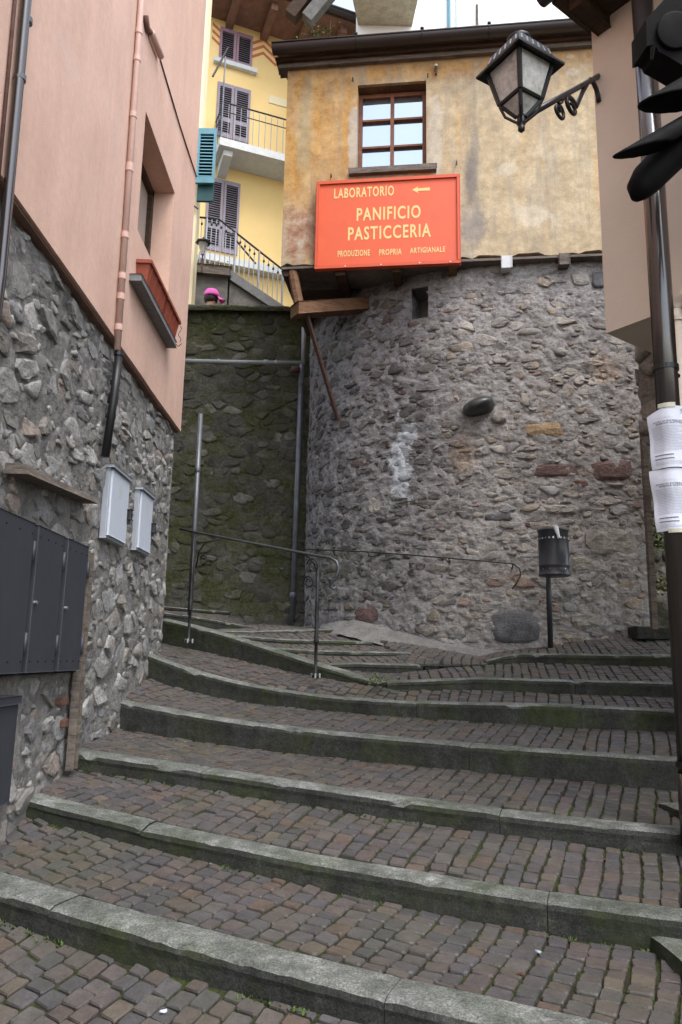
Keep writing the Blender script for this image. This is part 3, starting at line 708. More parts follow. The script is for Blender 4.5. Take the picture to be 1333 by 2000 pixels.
def build_kerb(key, width, nst, step=0.035):
    kl = np.array(KERBS[key])
    if key in ('s1', 's2', 's3', 's4', 's5', 's6'):
        xq = np.linspace(kl[0, 0], kl[-1, 0], 40); dg = {'s5': 4, 's6': 3}.get(key, 3)
        kl = np.stack([xq] + [np.polyval(np.polyfit(kl[:, 0], kl[:, j], min(dg, len(kl) - 2)), xq) for j in (1, 2, 3)], 1)
    base = extend(kl, *EXT[key]); L = smooth_line(base, 80, 3)
    d = np.r_[0, np.cumsum(np.linalg.norm(np.diff(L[:, :2], axis=0), axis=1))]; T = d[-1]
    t = thing('stone_step', STEP_LABEL[key], None, L[len(L) // 2][:3], kind='structure')
    def at(s):
        q = np.array([np.interp(s, d, L[:, k]) for k in range(4)])
        a = np.array([np.interp(min(s + .06, T), d, L[:, k]) for k in range(2)]); c = np.array([np.interp(max(s - .06, 0), d, L[:, k]) for k in range(2)])
        tu = a - c; tu /= np.linalg.norm(tu); nf = np.array([-tu[1], tu[0]]); 
        if nf[1] < 0 and key not in ('e',): nf = -nf
        return q[:3], q[3], nf
    cuts = [0.0]; r = random.Random(hash(key) % 1000 if False else sum(map(ord, key)))
    for i in range(1, nst): cuts.append(T * (i + r.uniform(-0.25, 0.25)) / nst)
    cuts.append(T)
    for i in range(nst):
        s0, s1 = cuts[i] + 0.0015, cuts[i + 1] - 0.0015; k = max(3, int((s1 - s0) / step)); rows = []; dz = r.uniform(-0.004, 0.004)
        for j in range(k + 1):
            s = s0 + (s1 - s0) * j / k; q, h, nf = at(s)
            end = min(j, k - j) ; es = 0.003 if end == 0 else 0.0
            prof = [(0.012, -h - 0.10), (0.006, -h * 0.55), (0.0, -0.030), (0.006, -0.010), (0.026, 0.0), (width * 0.5, 0.003), (width - 0.012, 0.004), (width, -0.006), (width, -0.16)]
            row = []
            for m_, (o, z) in enumerate(prof):
                p = np.array([q[0] + nf[0] * o, q[1] + nf[1] * o, q[2] + z + dz - es * (1 if m_ in (3, 4, 5, 6) else 0)])
                a = 0.005 if m_ in (2, 3, 4) else 0.004
                w = (fbm(p, 2, 2.0) + .7 * fbm(p, 4, 22.0)) * a * 1.8
                chip = max(0, fbm(p + 7.7, 4, 6.0) - 0.17) * 0.09 if m_ in (3, 4) else 0
                p[:2] += nf * w; p[2] += w * 0.6 - chip
                row.append(p)
            rows.append(row)
        b = MB().grid(rows); m_ = len(rows[0]); nb = len(b.v)
        b.f.append(tuple(range(m_))); b.f.append(tuple(nb - 1 - i2 for i2 in range(m_)))
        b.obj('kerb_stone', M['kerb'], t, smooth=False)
    ss = np.linspace(0, T, 60); top, fb, bk = [], [], []
    for s in ss:
        q, h, nf = at(s); top.append(q); fb.append(q - np.array([0, 0, h]) - np.array([nf[0], nf[1], 0]) * -0.004)
        bk.append(q + np.array([nf[0] * (width), nf[1] * (width), -0.002]))
    TOPS[key], FRONTS_BOTTOM[key], BACKS[key] = np.array(top), np.array(fb), np.array(bk)
    return t
for k, w_, n_ in (('s1', .17, 3), ('s2', .14, 3), ('s3', .135, 3), ('s4', .135, 3), ('s5', .135, 4), ('s6', .15, 2), ('s6R', .14, 2), ('s7R', .14, 2), ('a', .13, 1), ('b', .13, 1), ('c', .13, 1), ('d', .13, 1), ('e', .15, 2), ('f', .15, 1)):
    build_kerb(k, w_, n_)

# cobbles ---------------------------------------------------------
def cobble_variant(seed):
    r = random.Random(seed); b = MB(); n = 8
    c8 = [(.5, .41), (.41, .5), (-.41, .5), (-.5, .41), (-.5, -.41), (-.41, -.5), (.41, -.5), (.5, -.41)]
    c8 = [(x * (1 + r.uniform(-.11, .05)), y * (1 + r.uniform(-.11, .05))) for x, y in c8]
    tx, ty = r.uniform(-.09, .09), r.uniform(-.09, .09)
    for s, z, nz in ((0.98, -1.0, 0), (1.0, -0.14, .04), (0.92, 0.0, .018)):
        for x, y in c8: b.v.append((x * s, y * s, z + r.uniform(-nz, nz) + (tx * x + ty * y if nz else 0)))
    b.v.append((0, 0, r.uniform(-.03, .01)))
    for a in range(2):
        for k in range(n): b.f.append((a * n + k, a * n + (k + 1) % n, (a + 1) * n + (k + 1) % n, (a + 1) * n + k))
    for k in range(n): b.f.append((2 * n + k, 2 * n + (k + 1) % n, 3 * n))
    return b
COBV = [cobble_variant(100 + i) for i in range(14)]
COBM = []
for b in COBV:
    c = MB(); c.v = list(b.v); c.f = list(b.f); me = c.mesh('cobblestone', M['cobble'], False)
    COBM.append((me, [tuple(v.co) for v in me.vertices], [tuple(p.vertices) for p in me.polygons]))
def tread(label, A, B, slant=(0.0, 0.0), colw=0.077, lenr=(0.060, 0.100), nobj=298, seed=0, min_px=9.0, thick=0.05, name='paved_tread'):
    n = 70
    A = smooth_line(A, n, 2); B = smooth_line(B, n, 2); r = random.Random(seed)
    def Q(t, v):
        i = t * (n - 1); 
        def at(L):
            if i <= 0: return L[0] + (L[1] - L[0]) * i
            if i >= n - 1: return L[-1] + (L[-1] - L[-2]) * (i - n + 1)
            k = int(i); f = i - k; return L[k] * (1 - f) + L[k + 1] * f
        p = at(A) * (1 - v) + at(B) * v
        p = p.copy(); p[2] += 0.012 * fbm((p[0], p[1], 0.3), 3, 2.2) * 2 * min(1, 4 * v, 4 * (1 - v) + 0.2)
        return p
    rows = []
    for j in range(9):
        v = -0.02 + 1.05 * j / 8; rows.append([Q(-0.02 + 1.04 * i / 60, v) + np.array([0, 0, -0.011 + 0.004 * fbm(Q(i / 60, v), 3, 30)]) for i in range(61)])
    root = thing(name, label, None, Q(.5, .5), kind='structure')
    MB().grid(rows).obj('joint_bed', M['bed'], root, smooth=True, fixn=False)
    LA = np.linalg.norm(np.diff(A[:, :2], axis=0), axis=1).sum(); LB = np.linalg.norm(np.diff(B[:, :2], axis=0), axis=1).sum(); Lm = (LA + LB) / 2
    items = []; depth_m = np.linalg.norm((A - B)[:, :2], axis=1).mean(); t = -1.0 * depth_m / Lm - .02
    while t < 1.02 + 1.0 * depth_m / Lm:
        tcl = min(max(t, 0), 1); p0_, p1_ = Q(tcl, 0.5), Q(tcl + .02, 0.5); et = (p1_ - p0_)[:2]; et /= np.linalg.norm(et); vv = Q(tcl, 1) - Q(tcl, 0); along = vv[:2] @ et; depth0 = np.linalg.norm(vv); sl = -along / depth0 + slant[0] + (slant[1] - slant[0]) * tcl
        cw = colw * r.uniform(0.86, 1.16) ; dtc = cw / Lm; tc = t + dtc / 2; wob = r.uniform(0, 6)
        depth = math.sqrt(max(1e-6, depth0 ** 2 - along ** 2)); v = r.uniform(-0.9, 0) * 0.1 / max(depth, .1)
        pos = lambda vm: tc + sl * depth0 * (vm - 0.5) / Lm + 0.05 * colw / Lm * math.sin(6 * vm + wob)
        while v < 1.0 and depth > 0.05:
            l = r.uniform(*lenr); dv = l / depth; v0, v1 = max(v, 0.0), min(v + dv, 1.0)
            if (v1 - v0) * depth > 0.028:
                vm = (v0 + v1) / 2; tt = pos(vm)
                if -0.015 < tt < 1.015:
                    c = Q(tt, vm); ey = Q(pos(vm + .02), vm + 0.02) - Q(pos(vm - .02), vm - 0.02); ey /= np.linalg.norm(ey)
                    ex = Q(tt + 0.01, vm) - Q(tt - 0.01, vm); ex /= np.linalg.norm(ex)
                    nz = np.cross(ex, ey); nz /= np.linalg.norm(nz); ex = np.cross(ey, nz)
                    a = r.gauss(0, 0.03); ca, sa = math.cos(a), math.sin(a)
                    ex2, ey2 = ex * ca + ey * sa, ey * ca - ex * sa
                    items.append((c + nz * r.gauss(0.001, 0.0022), ex2, ey2, nz, cw - r.uniform(.003, .009), (v1 - v0) * depth - r.uniform(.003, .009), r.randrange(len(COBM))))
            v += dv
        t += dtc
    vis, rest = [], []
    for it in items:
        px, py, D = proj(it[0]); w = it[4] * FPX / max(D, .1)
        (vis if (-40 < px < 1373 and -40 < py < 2040 and w >= min_px) else rest).append((D, it))
    vis.sort(key=lambda q: q[0]); rest += vis[nobj:]; vis = vis[:nobj]
    for D, (c, ex, ey, nz, w, l, k) in vis:
        o = bpy.data.objects.new('cobblestone', COBM[k][0]); COL.objects.link(o)
        mw = Matrix(((ex[0] * w, ey[0] * l, nz[0] * thick, c[0]), (ex[1] * w, ey[1] * l, nz[1] * thick, c[1]), (ex[2] * w, ey[2] * l, nz[2] * thick, c[2]), (0, 0, 0, 1)))
        attach(o, root); loc, q, s = mw.decompose(); o.location = loc; o.rotation_mode = 'QUATERNION'; o.rotation_quaternion = q; o.scale = s
    b = MB()
    for D, (c, ex, ey, nz, w, l, k) in rest:
        b.add([c + ex * (w * x) + ey * (l * y) + nz * (thick * z) for x, y, z in COBM[k][1]], COBM[k][2])
    if b.v: b.obj('small_cobbles', M['cobble'], root, fixn=False, kind='stuff')
    return root
E0 = lambda p, *d: np.array(p) + np.array(d)
# foot of the stairs below the nearest kerb
A0 = TOPS['s1'] - np.array([0, 0, KERBS['s1'][3][3]]) + np.array([-0.30, -1.15, -0.30])
tread('cobbles at the very bottom of the picture, below the nearest kerb', A0, FRONTS_BOTTOM['s1'], (.15, .05), seed=1, colw=.080)
tread('lowest full cobbled tread, between the nearest kerb and the second', BACKS['s1'], extend(FRONTS_BOTTOM['s2'], 0, 0.45), (.12, .04), seed=2, colw=.077)
tread('second cobbled tread from the bottom', BACKS['s2'], extend(FRONTS_BOTTOM['s3'], 0, 0.1), (.12, .04), seed=3)
tread('third cobbled tread from the bottom', BACKS['s3'], FRONTS_BOTTOM['s4'], (.12, .04), seed=4)
tread('fourth cobbled tread from the bottom', BACKS['s4'], FRONTS_BOTTOM['s5'], (.12, .04), seed=5)
up5 = np.vstack([FRONTS_BOTTOM['s6'], FRONTS_BOTTOM['s6R']])
tread('fifth cobbled tread, below the handrail kerb', BACKS['s5'], up5, (.12, .04), seed=6, nobj=200)
up6 = np.vstack([FRONTS_BOTTOM['a'][:45], FRONTS_BOTTOM['s7R']])
lo6 = np.vstack([BACKS['s6'][-14:], BACKS['s6R']])
tread('small cobbled tread right of the handrail foot, below the bin', lo6, up6, (.12, .04), seed=7, nobj=120)
base_pts = [S_tower(TLEN * f, 0)[0] for f in (0.36, 0.24, 0.12, 0.0)]
wall_z = [P(955, 1282, 7.5)[2], P(1060, 1264, 7.45)[2], P(1180, 1246, 7.42)[2], P(1250, 1238, 7.42)[2]]
upper7 = [np.array([p[0], p[1] + 0.1, z]) for p, z in zip(base_pts, wall_z)]
upper7.append(np.array([upper7[-1][0] + 1.1, upper7[-1][1] - 0.1, upper7[-1][2] + 0.02]))
tread('top landing of cobbles at the foot of the litter bin', BACKS['s7R'], np.array(upper7), (.12, .04), seed=8, nobj=60)
tread('narrow tread of small cobbles between the two lowest winding steps', BACKS['a'], FRONTS_BOTTOM['b'], (0., 0.), seed=9, nobj=60)
tread('narrow worn tread above the second winding step', BACKS['b'], FRONTS_BOTTOM['c'], (0., 0.), seed=10, nobj=60)
tread('narrow worn tread above the third winding step', BACKS['c'], FRONTS_BOTTOM['d'], (0., 0.), seed=11, nobj=60)
lastB = np.array([(-3.2, 9.8, 2.02), (-0.9, 9.8, 1.99), (0.1, 9.5, 1.93)])
tread('worn landing in front of the mossy wall', BACKS['d'], lastB, (0., 0.), seed=12, nobj=40)
# left flight leaving behind the pink corner
b = MB(); eT, fT = BACKS['e'], FRONTS_BOTTOM['f']
tread('dark tread behind the pink house corner', extend(BACKS['e'], 0, 0), fT, (0., 0.), seed=13, nobj=40)

pz_ = [P(740, 1243, 7.9)[2], P(850, 1262, 7.65)[2], P(955, 1284, 7.5)[2]]
tri_up = [S_tower(tower_uz(x_, 1200)[0], 1.5)[0] * np.array([1, 1, 0]) + np.array([0, .05, z_]) for x_, z_ in zip((742, 850, 955), pz_)]
tread('small triangular cobbled patch between the winding steps and the tower foot', np.array([BACKS['a'][-6], (BACKS['a'][-1] + FRONTS_BOTTOM['s7R'][0]) / 2, FRONTS_BOTTOM['s7R'][3]]), np.array(tri_up), (0., 0.), seed=14, nobj=40)
# cement apron at the foot of the tower
rows = [[], [], []]
for px, py, wd in ((632, 1214, .10), (660, 1210, .22), (700, 1210, .28), (740, 1220, .26), (800, 1236, .20), (870, 1250, .18), (940, 1262, .18), (1000, 1270, .16), (1062, 1266, .03)):
    u, z = tower_uz(px, py); p, n, _ = S_tower(u, z)
    for i, (o, zz) in enumerate(((-0.02, 0.02), (wd * 0.4, -0.08), (wd, -0.17))):
        q = p + n * o; q[2] = z + zz + 0.02 * fbm(q, 3, 6); rows[i].append(q)
rr = [smooth_line(r_, 40, 1) for r_ in rows]; fine = []
for k in range(13):
    f = k / 12 * 2; i = min(1, int(f)); g = f - i; fine.append([rr[i][j] * (1 - g) + rr[i + 1][j] * g + np.array([0, 0, 0.025 * fbm(rr[i][j] * 3 + k, 3, 4)]) for j in range(40)])
tag(MB().grid(fine).obj('cement_apron', M['cement'], smooth=True), 'pale rough cement fillet sloping from the tower foot to the steps', None, None, 'structure')

# hillside under everything
def terr(x, y):
    z = np.interp(y, [-60, -8, 1.0, 2.5, 4, 6, 8, 10.0, 10.25, 13, 60, 200], [-2.0, -0.7, -0.55, 0.0, 0.45, 0.95, 1.3, 1.5, 4.6, 5.2, 22, 40])
    return z
xs = np.r_[-200, -60, np.linspace(-20, 20, 41), 60, 200]; ys = np.r_[-60, -8, np.linspace(-2, 14, 65), 20, 40, 60, 120, 200]
tag(MB().grid([[(x, y, terr(x, y)) for x in xs] for y in ys]).obj('ground', M['earth'], smooth=False, fixn=False), 'bare hillside under the stairs and houses', None, None, 'structure')

# border blocks along the right edge of the stairs
bt = thing('stone_border', 'mossy granite blocks at the right edge of the steps below the thick downpipe', 'border', P(1320, 1800, 2.8))
def block(p, sx, sy, sz, rot=0.0, mat='kerb', bv=0.02, par=None, name='border_stone'):
    c, s_ = math.cos(rot), math.sin(rot); bm = bmesh.new(); bmesh.ops.create_cube(bm, size=2); bmesh.ops.subdivide_edges(bm, edges=bm.edges[:], cuts=5, use_grid_fill=True)
    rd = min(sx, sy, sz) * .10
    for v in bm.verts:
        q = Vector((v.co.x * sx / 2, v.co.y * sy / 2, v.co.z * sz / 2)); h = Vector((sx / 2 - rd, sy / 2 - rd, sz / 2 - rd))
        cl = Vector([max(-h[i], min(h[i], q[i])) for i in range(3)]); d = q - cl
        if d.length > 1e-6: q = cl + d.normalized() * rd
        q = Vector((q.x * c - q.y * s_, q.x * s_ + q.y * c, q.z)) + Vector(p)
        v.co = q + Vector((fbm(q, 3, 9), fbm(q + Vector((5, 5, 5)), 3, 9), fbm(q + Vector((9, 1, 4)), 3, 9))) * bv * .6
    return MB().frombm(bm).obj(name, M[mat], par, smooth=False)
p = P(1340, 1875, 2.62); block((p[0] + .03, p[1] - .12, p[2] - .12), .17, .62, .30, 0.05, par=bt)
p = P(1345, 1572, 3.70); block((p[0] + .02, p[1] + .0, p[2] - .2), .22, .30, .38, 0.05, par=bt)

# =================================================================== PINK HOUSE ON THE LEFT
PZ = PL_L.w(355, 854)[1]                                     # hem of the render
YC = PL_L.w(356, 800, 0.03)[0]                                # far corner
house = thing('pink_house', 'pink rendered house with rubble stone ground floor along the left side', 'house', (LX, 4.5, 0))
wl, wt = PL_L.w(285, 222, .03), PL_L.w(342, 373, .03)
wb = PL_L.w(267, 522, .03)
WIN = (wl[0], wt[0], PL_L.w(335, 590, .03)[1] + 0.0, (wl[1] + wt[1]) / 2)
b = MB(); holed_wall(b, PL_L, -3.0, YC, PZ, 10.5, [WIN], 0.03, -0.25, 0.35, 0.004)
b.obj('render_wall', M['pink'], house)
# hem: thin brown strip painted in for the shadow line under the render
MB().pbox(PL_L, -3.0, YC - 0.01, PZ - 0.016, PZ - 0.002, -0.2, 0.012).obj('hem_shadow', M['shadow_and_pipe'], house)
# far end wall and body
MB().box((LX - 2.0 - 0.2, YC - 0.19, (PZ + 10.5) / 2), (4.0, 0, 0), (0, .36, 0), (0, 0, 10.5 - PZ)).obj('end_wall', M['pink'], house)
def S_left(u, z): return (np.array([LX - 0.035 + 0.02 * mn.noise(Vector((3, u * 1.2, z * 1.2))), u, z]), np.array([1.0, 0, 0]), np.array([0, 1.0, 0]))
Y0L, Y1L = -1.0, YC - 0.03
mortar_sheet(S_left, Y0L, Y1L, -0.2, PZ - 0.01, 0.022, 0.016, house, M['mortar_left'], off=0.001, crease=0.55)
cab = (PL_L.w(0, 1010)[0] - .6, PL_L.w(168, 1080)[0] + .02, PL_L.w(100, 1325)[1] - .02, PL_L.w(100, 1042)[1] + .03)
cab = (cab[0], cab[1], PL_L.w(150, 1308)[1] - .03, PL_L.w(165, 1072)[1] + .03)
bx = [(PL_L.w(214, 980, .02)[0], PL_L.w(251, 980, .02)[0], PL_L.w(212, 1052, .02)[1], PL_L.w(212, 903, .02)[1]), (PL_L.w(273, 1000, .02)[0], PL_L.w(298, 1000, .02)[0], PL_L.w(270, 1075, .02)[1], PL_L.w(273, 950, .02)[1])]
lowcab = (PL_L.w(-60, 1450)[0], PL_L.w(6, 1450)[0], PL_L.w(10, 1560)[1], PL_L.w(15, 1360)[1])
holesL = [cab, bx[0], bx[1], lowcab]
def skipL(c, poly):
    if any(h[0] < c[0] < h[1] and h[2] < c[1] < h[3] for h in holesL): return True
    return False
cells = voronoi_cells(Y0L + .6, Y1L, 0.2, PZ - 0.02, 0.165, 0.105, 0.27, 5, 0.48)
lay_stones(S_left, cells, house, M['stone_left'], 0.015, (0.003, 0.027), 295, 6, skipL, emb=0.05, roundness=0.0, keep=0.86, smooth=0.12, tilt=0.7, flat=True)
chips = voronoi_cells(Y0L + 3, Y1L, 0.2, PZ - 0.02, 0.075, 0.05, 0.2, 25, 0.47)
lay_stones(S_left, chips, house, M['stone_left'], 0.008, (0.002, 0.02), 0, 26, skipL, emb=0.03, roundness=0.05, keep=0.3, smooth=0, tilt=.8, flat=True)
# quoin end of the stone part
def S_end(u, z): return (np.array([LX - 0.035 - u, YC - 0.05 + 0.02 * mn.noise(Vector((u, 5, z))), z]), np.array([0, 1.0, 0]), np.array([-1.0, 0, 0]))
mortar_sheet(S_end, -0.02, 2.5, -0.2, PZ - 0.01, 0.08, 0.014, house, M['mortar_left'], 'end_mortar')
# window
w0, w1, z0, z1 = WIN
fr = MB()
for (a0, a1, q0, q1) in ((w0, w1, z0, z0 + .05), (w0, w1, z1 - .05, z1), (w0, w0 + .05, z0, z1), (w1 - .05, w1, z0, z1), ((w0 + w1) / 2 - .03, (w0 + w1) / 2 + .03, z0, z1)):
    fr.pbox(PL_L, a0, a1, q0, q1, -0.20, -0.14)
win = fr.obj('window', M['wood_dark'], house)
MB().pbox(PL_L, w0 + .03, w1 - .03, z0 + .03, z1 - .03, -0.185, -0.18).obj('pane', M['curtain'], win)
sl = PL_L.w(262, 560, .05); sr = PL_L.w(336, 672, .05)
SILLZ = (sl[1] + sr[1]) / 2
MB().pbbox(PL_L, w0 - .10, w1 + .05, SILLZ - .03, SILLZ + .02, -0.1, 0.11, .006).obj('window_sill', M['grey_stone'], house)
b = MB(); b.pbox(PL_L, w0 + .001, w1 - .001, z0 - .5, z0, -0.22, -0.05)
# dark void behind
MB().box((LX - .36, 3.5, 5), (.02, 0, 0), (0, 9, 0), (0, 0, 10)).obj('inner_wall', M['dark_gap'], house)

# flower boxes on the sill
def planter(a0, a1, label):
    zb = SILLZ + .025; zt = zb + .16; t = thing('flower_box', label, 'flower box', PL_L.pt((a0 + a1) / 2, zb, .06), 'terracotta flower boxes on the pink house sill')
    b = MB(); o0, o1 = -0.05, 0.13
    g = PL_L.pt; ins = .025
    lo = [g(a0 + ins, zb, o1 - ins), g(a1 - ins, zb, o1 - ins), g(a1 - ins, zb, o0 + ins), g(a0 + ins, zb, o0 + ins)]
    hi = [g(a0, zt, o1), g(a1, zt, o1), g(a1, zt, o0), g(a0, zt, o0)]
    hi2 = [g(a0 + .012, zt, o1 - .012), g(a1 - .012, zt, o1 - .012), g(a1 - .012, zt, o0 + .012), g(a0 + .012, zt, o0 + .012)]
    lo2 = [p + np.array([0, 0, .10]) for p in lo]
    b.add(lo + hi + hi2 + lo2, [(0, 1, 2, 3)] + [(i, (i + 1) % 4, 4 + (i + 1) % 4, 4 + i) for i in range(4)] + [(4 + i, 4 + (i + 1) % 4, 8 + (i + 1) % 4, 8 + i) for i in range(4)] + [(8 + i, 8 + (i + 1) % 4, 12 + (i + 1) % 4, 12 + i) for i in range(4)] + [(12, 13, 14, 15)])
    b.obj('box', M['terracotta'], t)
    r_ = MB()
    for (x0, x1, y0, y1) in ((a0 - .008, a1 + .008, o1 - .004, o1 + .012), (a0 - .008, a1 + .008, o0 - .012, o0 + .004), (a0 - .012, a0 + .004, o0, o1), (a1 - .004, a1 + .012, o0, o1)):
        r_.pbox(PL_L, x0, x1, zt - .018, zt + .008, y0, y1)
    r_.obj('rim', M['terracotta'], t)
    for k in range(4):
        a = a0 + (a1 - a0) * (k + .5) / 4
        MB().hexa([g(a - .008, zb + .01, o1 - ins + .004), g(a + .008, zb + .01, o1 - ins + .004), g(a + .008, zb + .01, o1 - ins - .01), g(a - .008, zb + .01, o1 - ins - .01), g(a - .008, zt - .015, o1 + .004), g(a + .008, zt - .015, o1 + .004), g(a + .008, zt - .015, o1 - .01), g(a - .008, zt - .015, o1 - .01)]).obj('rib', M['terracotta'], t)
    return t
wm = w0 + (w1 - w0) * .56
planter(w0 + .03, wm, 'near terracotta flower box on the pink house window sill')
planter(wm + .03, w1 + .03, 'far terracotta flower box on the sill, tied with wire at its end')
t = thing('wire_holder', 'thin rusty wire holder round the far flower box', 'wire', PL_L.pt(w1 + .05, SILLZ, .1))
pts = [PL_L.pt(w1 + .045, SILLZ + .16 - .02 * i, .135 + .012 * math.sin(i * 1.3)) for i in range(8)]
MB().tube(pts, .003, 5).obj('wire', M['rust'], t)
MB().tube([PL_L.pt(w1 + .03 + .02 * math.sin(i), SILLZ - .01 + .012 * math.cos(i), .1 + .012 * i) for i in range(6)], .003, 5).obj('wire', M['rust'], t)

# pipes on the pink house
def pipe(nm, label, cat, pts, r, mat, brk=(), collar=(), n=12, brmat=None, group=None):
    t = thing(nm, label, cat, pts[-1], group)
    MB().tube(pts, r, n).obj('pipe', M[mat], t, smooth=True)
    L = [np.asarray(p, float) for p in pts]; a, c = L[0], L[-1]
    for f in brk:
        q = a + (c - a) * f; d = (c - a) / np.linalg.norm(c - a)
        MB().tube([q - d * .012, q + d * .012], r * 1.22, n).obj('bracket', M[brmat or mat], t, smooth=False)
    for f in collar:
        q = a + (c - a) * f; d = (c - a) / np.linalg.norm(c - a)
        MB().tube([q - d * .035, q - d * .02, q + d * .03, q + d * .035], [r * 1.05, r * 1.25, r * 1.25, r * 1.05], n).obj('collar', M[mat], t, smooth=True)
    return t
a_top, a_bot = PL_L.w(272, 40, .05), PL_L.w(228, 684, .05)
ym = (a_top[0] + a_bot[0]) / 2
pipe('downpipe', 'thin pink painted downpipe with collars left of the pink house window', 'downpipe', [PL_L.pt(a_top[0] + .02, 10.4, .055), PL_L.pt(a_top[0], a_top[1], .055), PL_L.pt(a_bot[0], a_bot[1], .055)], .021, 'pink_pipe')
pk = bpy.data.objects['downpipe']
for py in (62, 115, 225, 325, 330, 460, 540, 580, 640):
    f = (py - 40) / 644; p = PL_L.pt(a_top[0] + (a_bot[0] - a_top[0]) * f, PL_L.w(272 - 44 * f, py, .05)[1], .055)
    MB().tube([p + np.array([0, 0, -.02]), p + np.array([0, 0, .02])], .0245, 16).obj('collar', M['pink_pipe'], pk, smooth=False)
a1_, a2_ = PL_L.w(230, 688, .05), PL_L.w(206, 892, .03)
pipe('drain_pipe', 'black plastic pipe on the rubble wall below the pink downpipe', 'pipe', [PL_L.pt(a1_[0], a1_[1], .06), PL_L.pt(a1_[0] - .02, a1_[1] - .3, .055), PL_L.pt(a2_[0], a2_[1], .03)], .026, 'black_metal', (.02, .3, .62), (.45,))
tl, bl = PL_L.w(52, 0, .06), PL_L.w(2, 540, .06)
pipe('downpipe', 'slim black downpipe at the upper left edge of the pink wall', 'downpipe', [PL_L.pt(tl[0] + .05, tl[1] + 3.5, .06), PL_L.pt(tl[0], tl[1], .06), PL_L.pt(bl[0], bl[1], .06), PL_L.pt(bl[0] - .04, bl[1] - 1.0, .06)], .022, 'pipe_brown', (.62, .67), ())
pipe('cable_conduit', 'very thin brown conduit beside the slim black downpipe', 'conduit', [PL_L.pt(tl[0] - .06, tl[1] + 3.5, .04), PL_L.pt(tl[0] - .06, tl[1], .04), PL_L.pt(bl[0] - .055, bl[1], .04)], .008, 'rust')
c1, c2 = PL_L.w(312, 112, .035), PL_L.w(384, 345, .035)
pipe('wall_cable', 'thin brown cable running slantwise across the pink wall to its corner', 'cable', [PL_L.pt(*c1, .036), PL_L.pt(c1[0] * .5 + c2[0] * .5, c1[1] * .5 + c2[1] * .5 - .02, .036), PL_L.pt(*c2, .036)], .006, 'rust')
t = thing('conduit_fitting', 'broken pink conduit piece fixed near the top of the pink wall', 'conduit', PL_L.hit(298, 70, .04))
d1, d2, d3 = PL_L.w(285, 30, .05), PL_L.w(297, 66, .05), PL_L.w(312, 110, .05)
MB().tube([PL_L.pt(*d1, .05), PL_L.pt(d1[0] + .06, d1[1] - .05, .05), PL_L.pt(*d2, .05)], .02, 8).obj('bent_pipe', M['shadow_and_pipe'], t, smooth=True)
MB().tube([PL_L.pt(d2[0] - .03, d2[1] - .02, .06), PL_L.pt(*d3, .06)], .026, 8).obj('half_pipe', M['pink_pipe'], t, smooth=True)

# wooden ledge, iron channel, cabinets in the rubble wall
l0, l1 = PL_L.w(30, 912, .03), PL_L.w(180, 980, .03)
tag(MB().hexa([PL_L.pt(l0[0], l0[1] - .03, .09), PL_L.pt(l1[0], l1[1] - .012, .07), PL_L.pt(l1[0], l1[1] - .012, -.02), PL_L.pt(l0[0], l0[1] - .03, -.02), PL_L.pt(l0[0], l0[1] + .012, .08), PL_L.pt(l1[0], l1[1] + .012, .06), PL_L.pt(l1[0], l1[1] + .02, -.02), PL_L.pt(l0[0], l0[1] + .02, -.02)]).obj('wooden_ledge', M['wood_grey']), 'weathered wooden strip set in the rubble wall above the dark cabinets', 'ledge')
g0, g1 = PL_L.w(172, 1076, .03), PL_L.w(150, 1500, .03); gy = (g0[0] + g1[0]) / 2
t = thing('iron_channel', 'rusty vertical iron channel beside the dark cabinets reaching the step', 'channel', PL_L.pt(gy, g1[1], .02))
MB().pbox(PL_L, gy - .035, gy + .03, g1[1], g0[1], .012, .022).obj('web', M['wood_dark'], t)
MB().pbox(PL_L, gy - .045, gy - .036, g1[1], g0[1], .0, .045).obj('flange', M['wood_grey'], t)
MB().pbox(PL_L, gy + .031, gy + .04, g1[1], g0[1], .0, .04).obj('flange', M['wood_grey'], t)
br = MB()
tt = thing('brick_patch', 'red brick fragments at the foot of the rubble wall left of the iron channel', 'bricks', PL_L.hit(138, 1370, .0))
for py in (1370, 1412):
    a, z = PL_L.w(139, py, .03); block(PL_L.pt(a - .02, z, -.012), .05, .075, .04, 0.05, 'brick_red', .02, tt, 'brick')
# cabinet: frame + three doors
zc1, zc0 = cab[3] - .03, cab[2] + .03
t = thing('meter_cabinet', 'anthracite metal meter cabinet with three narrow hinged doors in the rubble wall', 'cabinet', PL_L.pt((cab[0] + cab[1]) / 2, zc0, .03))
MB().pbox(PL_L, cab[0], gy - .05, zc0 - .012, zc1 + .012, -.03, .015).obj('frame', M['dark_gap'], t)
edges = [(-40, 56), (63, 117), (124, 166)]
for k, (x0, x1) in enumerate(edges):
    A_ = PL_L.w(x0, 1180, .05)[0]; B_ = PL_L.w(x1, 1180, .05)[0]; B_ = min(B_, gy - .052)
    d = MB().pbbox(PL_L, A_ + .006, B_ - .006, zc0, zc1, .02, .05, .004).obj('door', M['cabinet'], t)
    for zz in (zc0 + .13, zc1 - .13):
        MB().tube([PL_L.pt(B_ + .004, zz - .05, .05), PL_L.pt(B_ + .004, zz + .05, .05)], .009, 8).obj('hinge', M['cabinet'], d, smooth=True)
    MB().tube([PL_L.pt(A_ + .025, (zc0 + zc1) / 2 - .02, .05), PL_L.pt(A_ + .025, (zc0 + zc1) / 2 - .02, .066)], .009, 8).obj('lock', M['steel'], d)
    for zz in (zc0 + .05, zc1 - .05):
        for q in range(4):
            aa = A_ + .03 + (B_ - A_ - .06) * q / 3; MB().tube([PL_L.pt(aa, zz, .05), PL_L.pt(aa, zz, .053)], .005, 6).obj('rivet', M['dark_gap'], d)
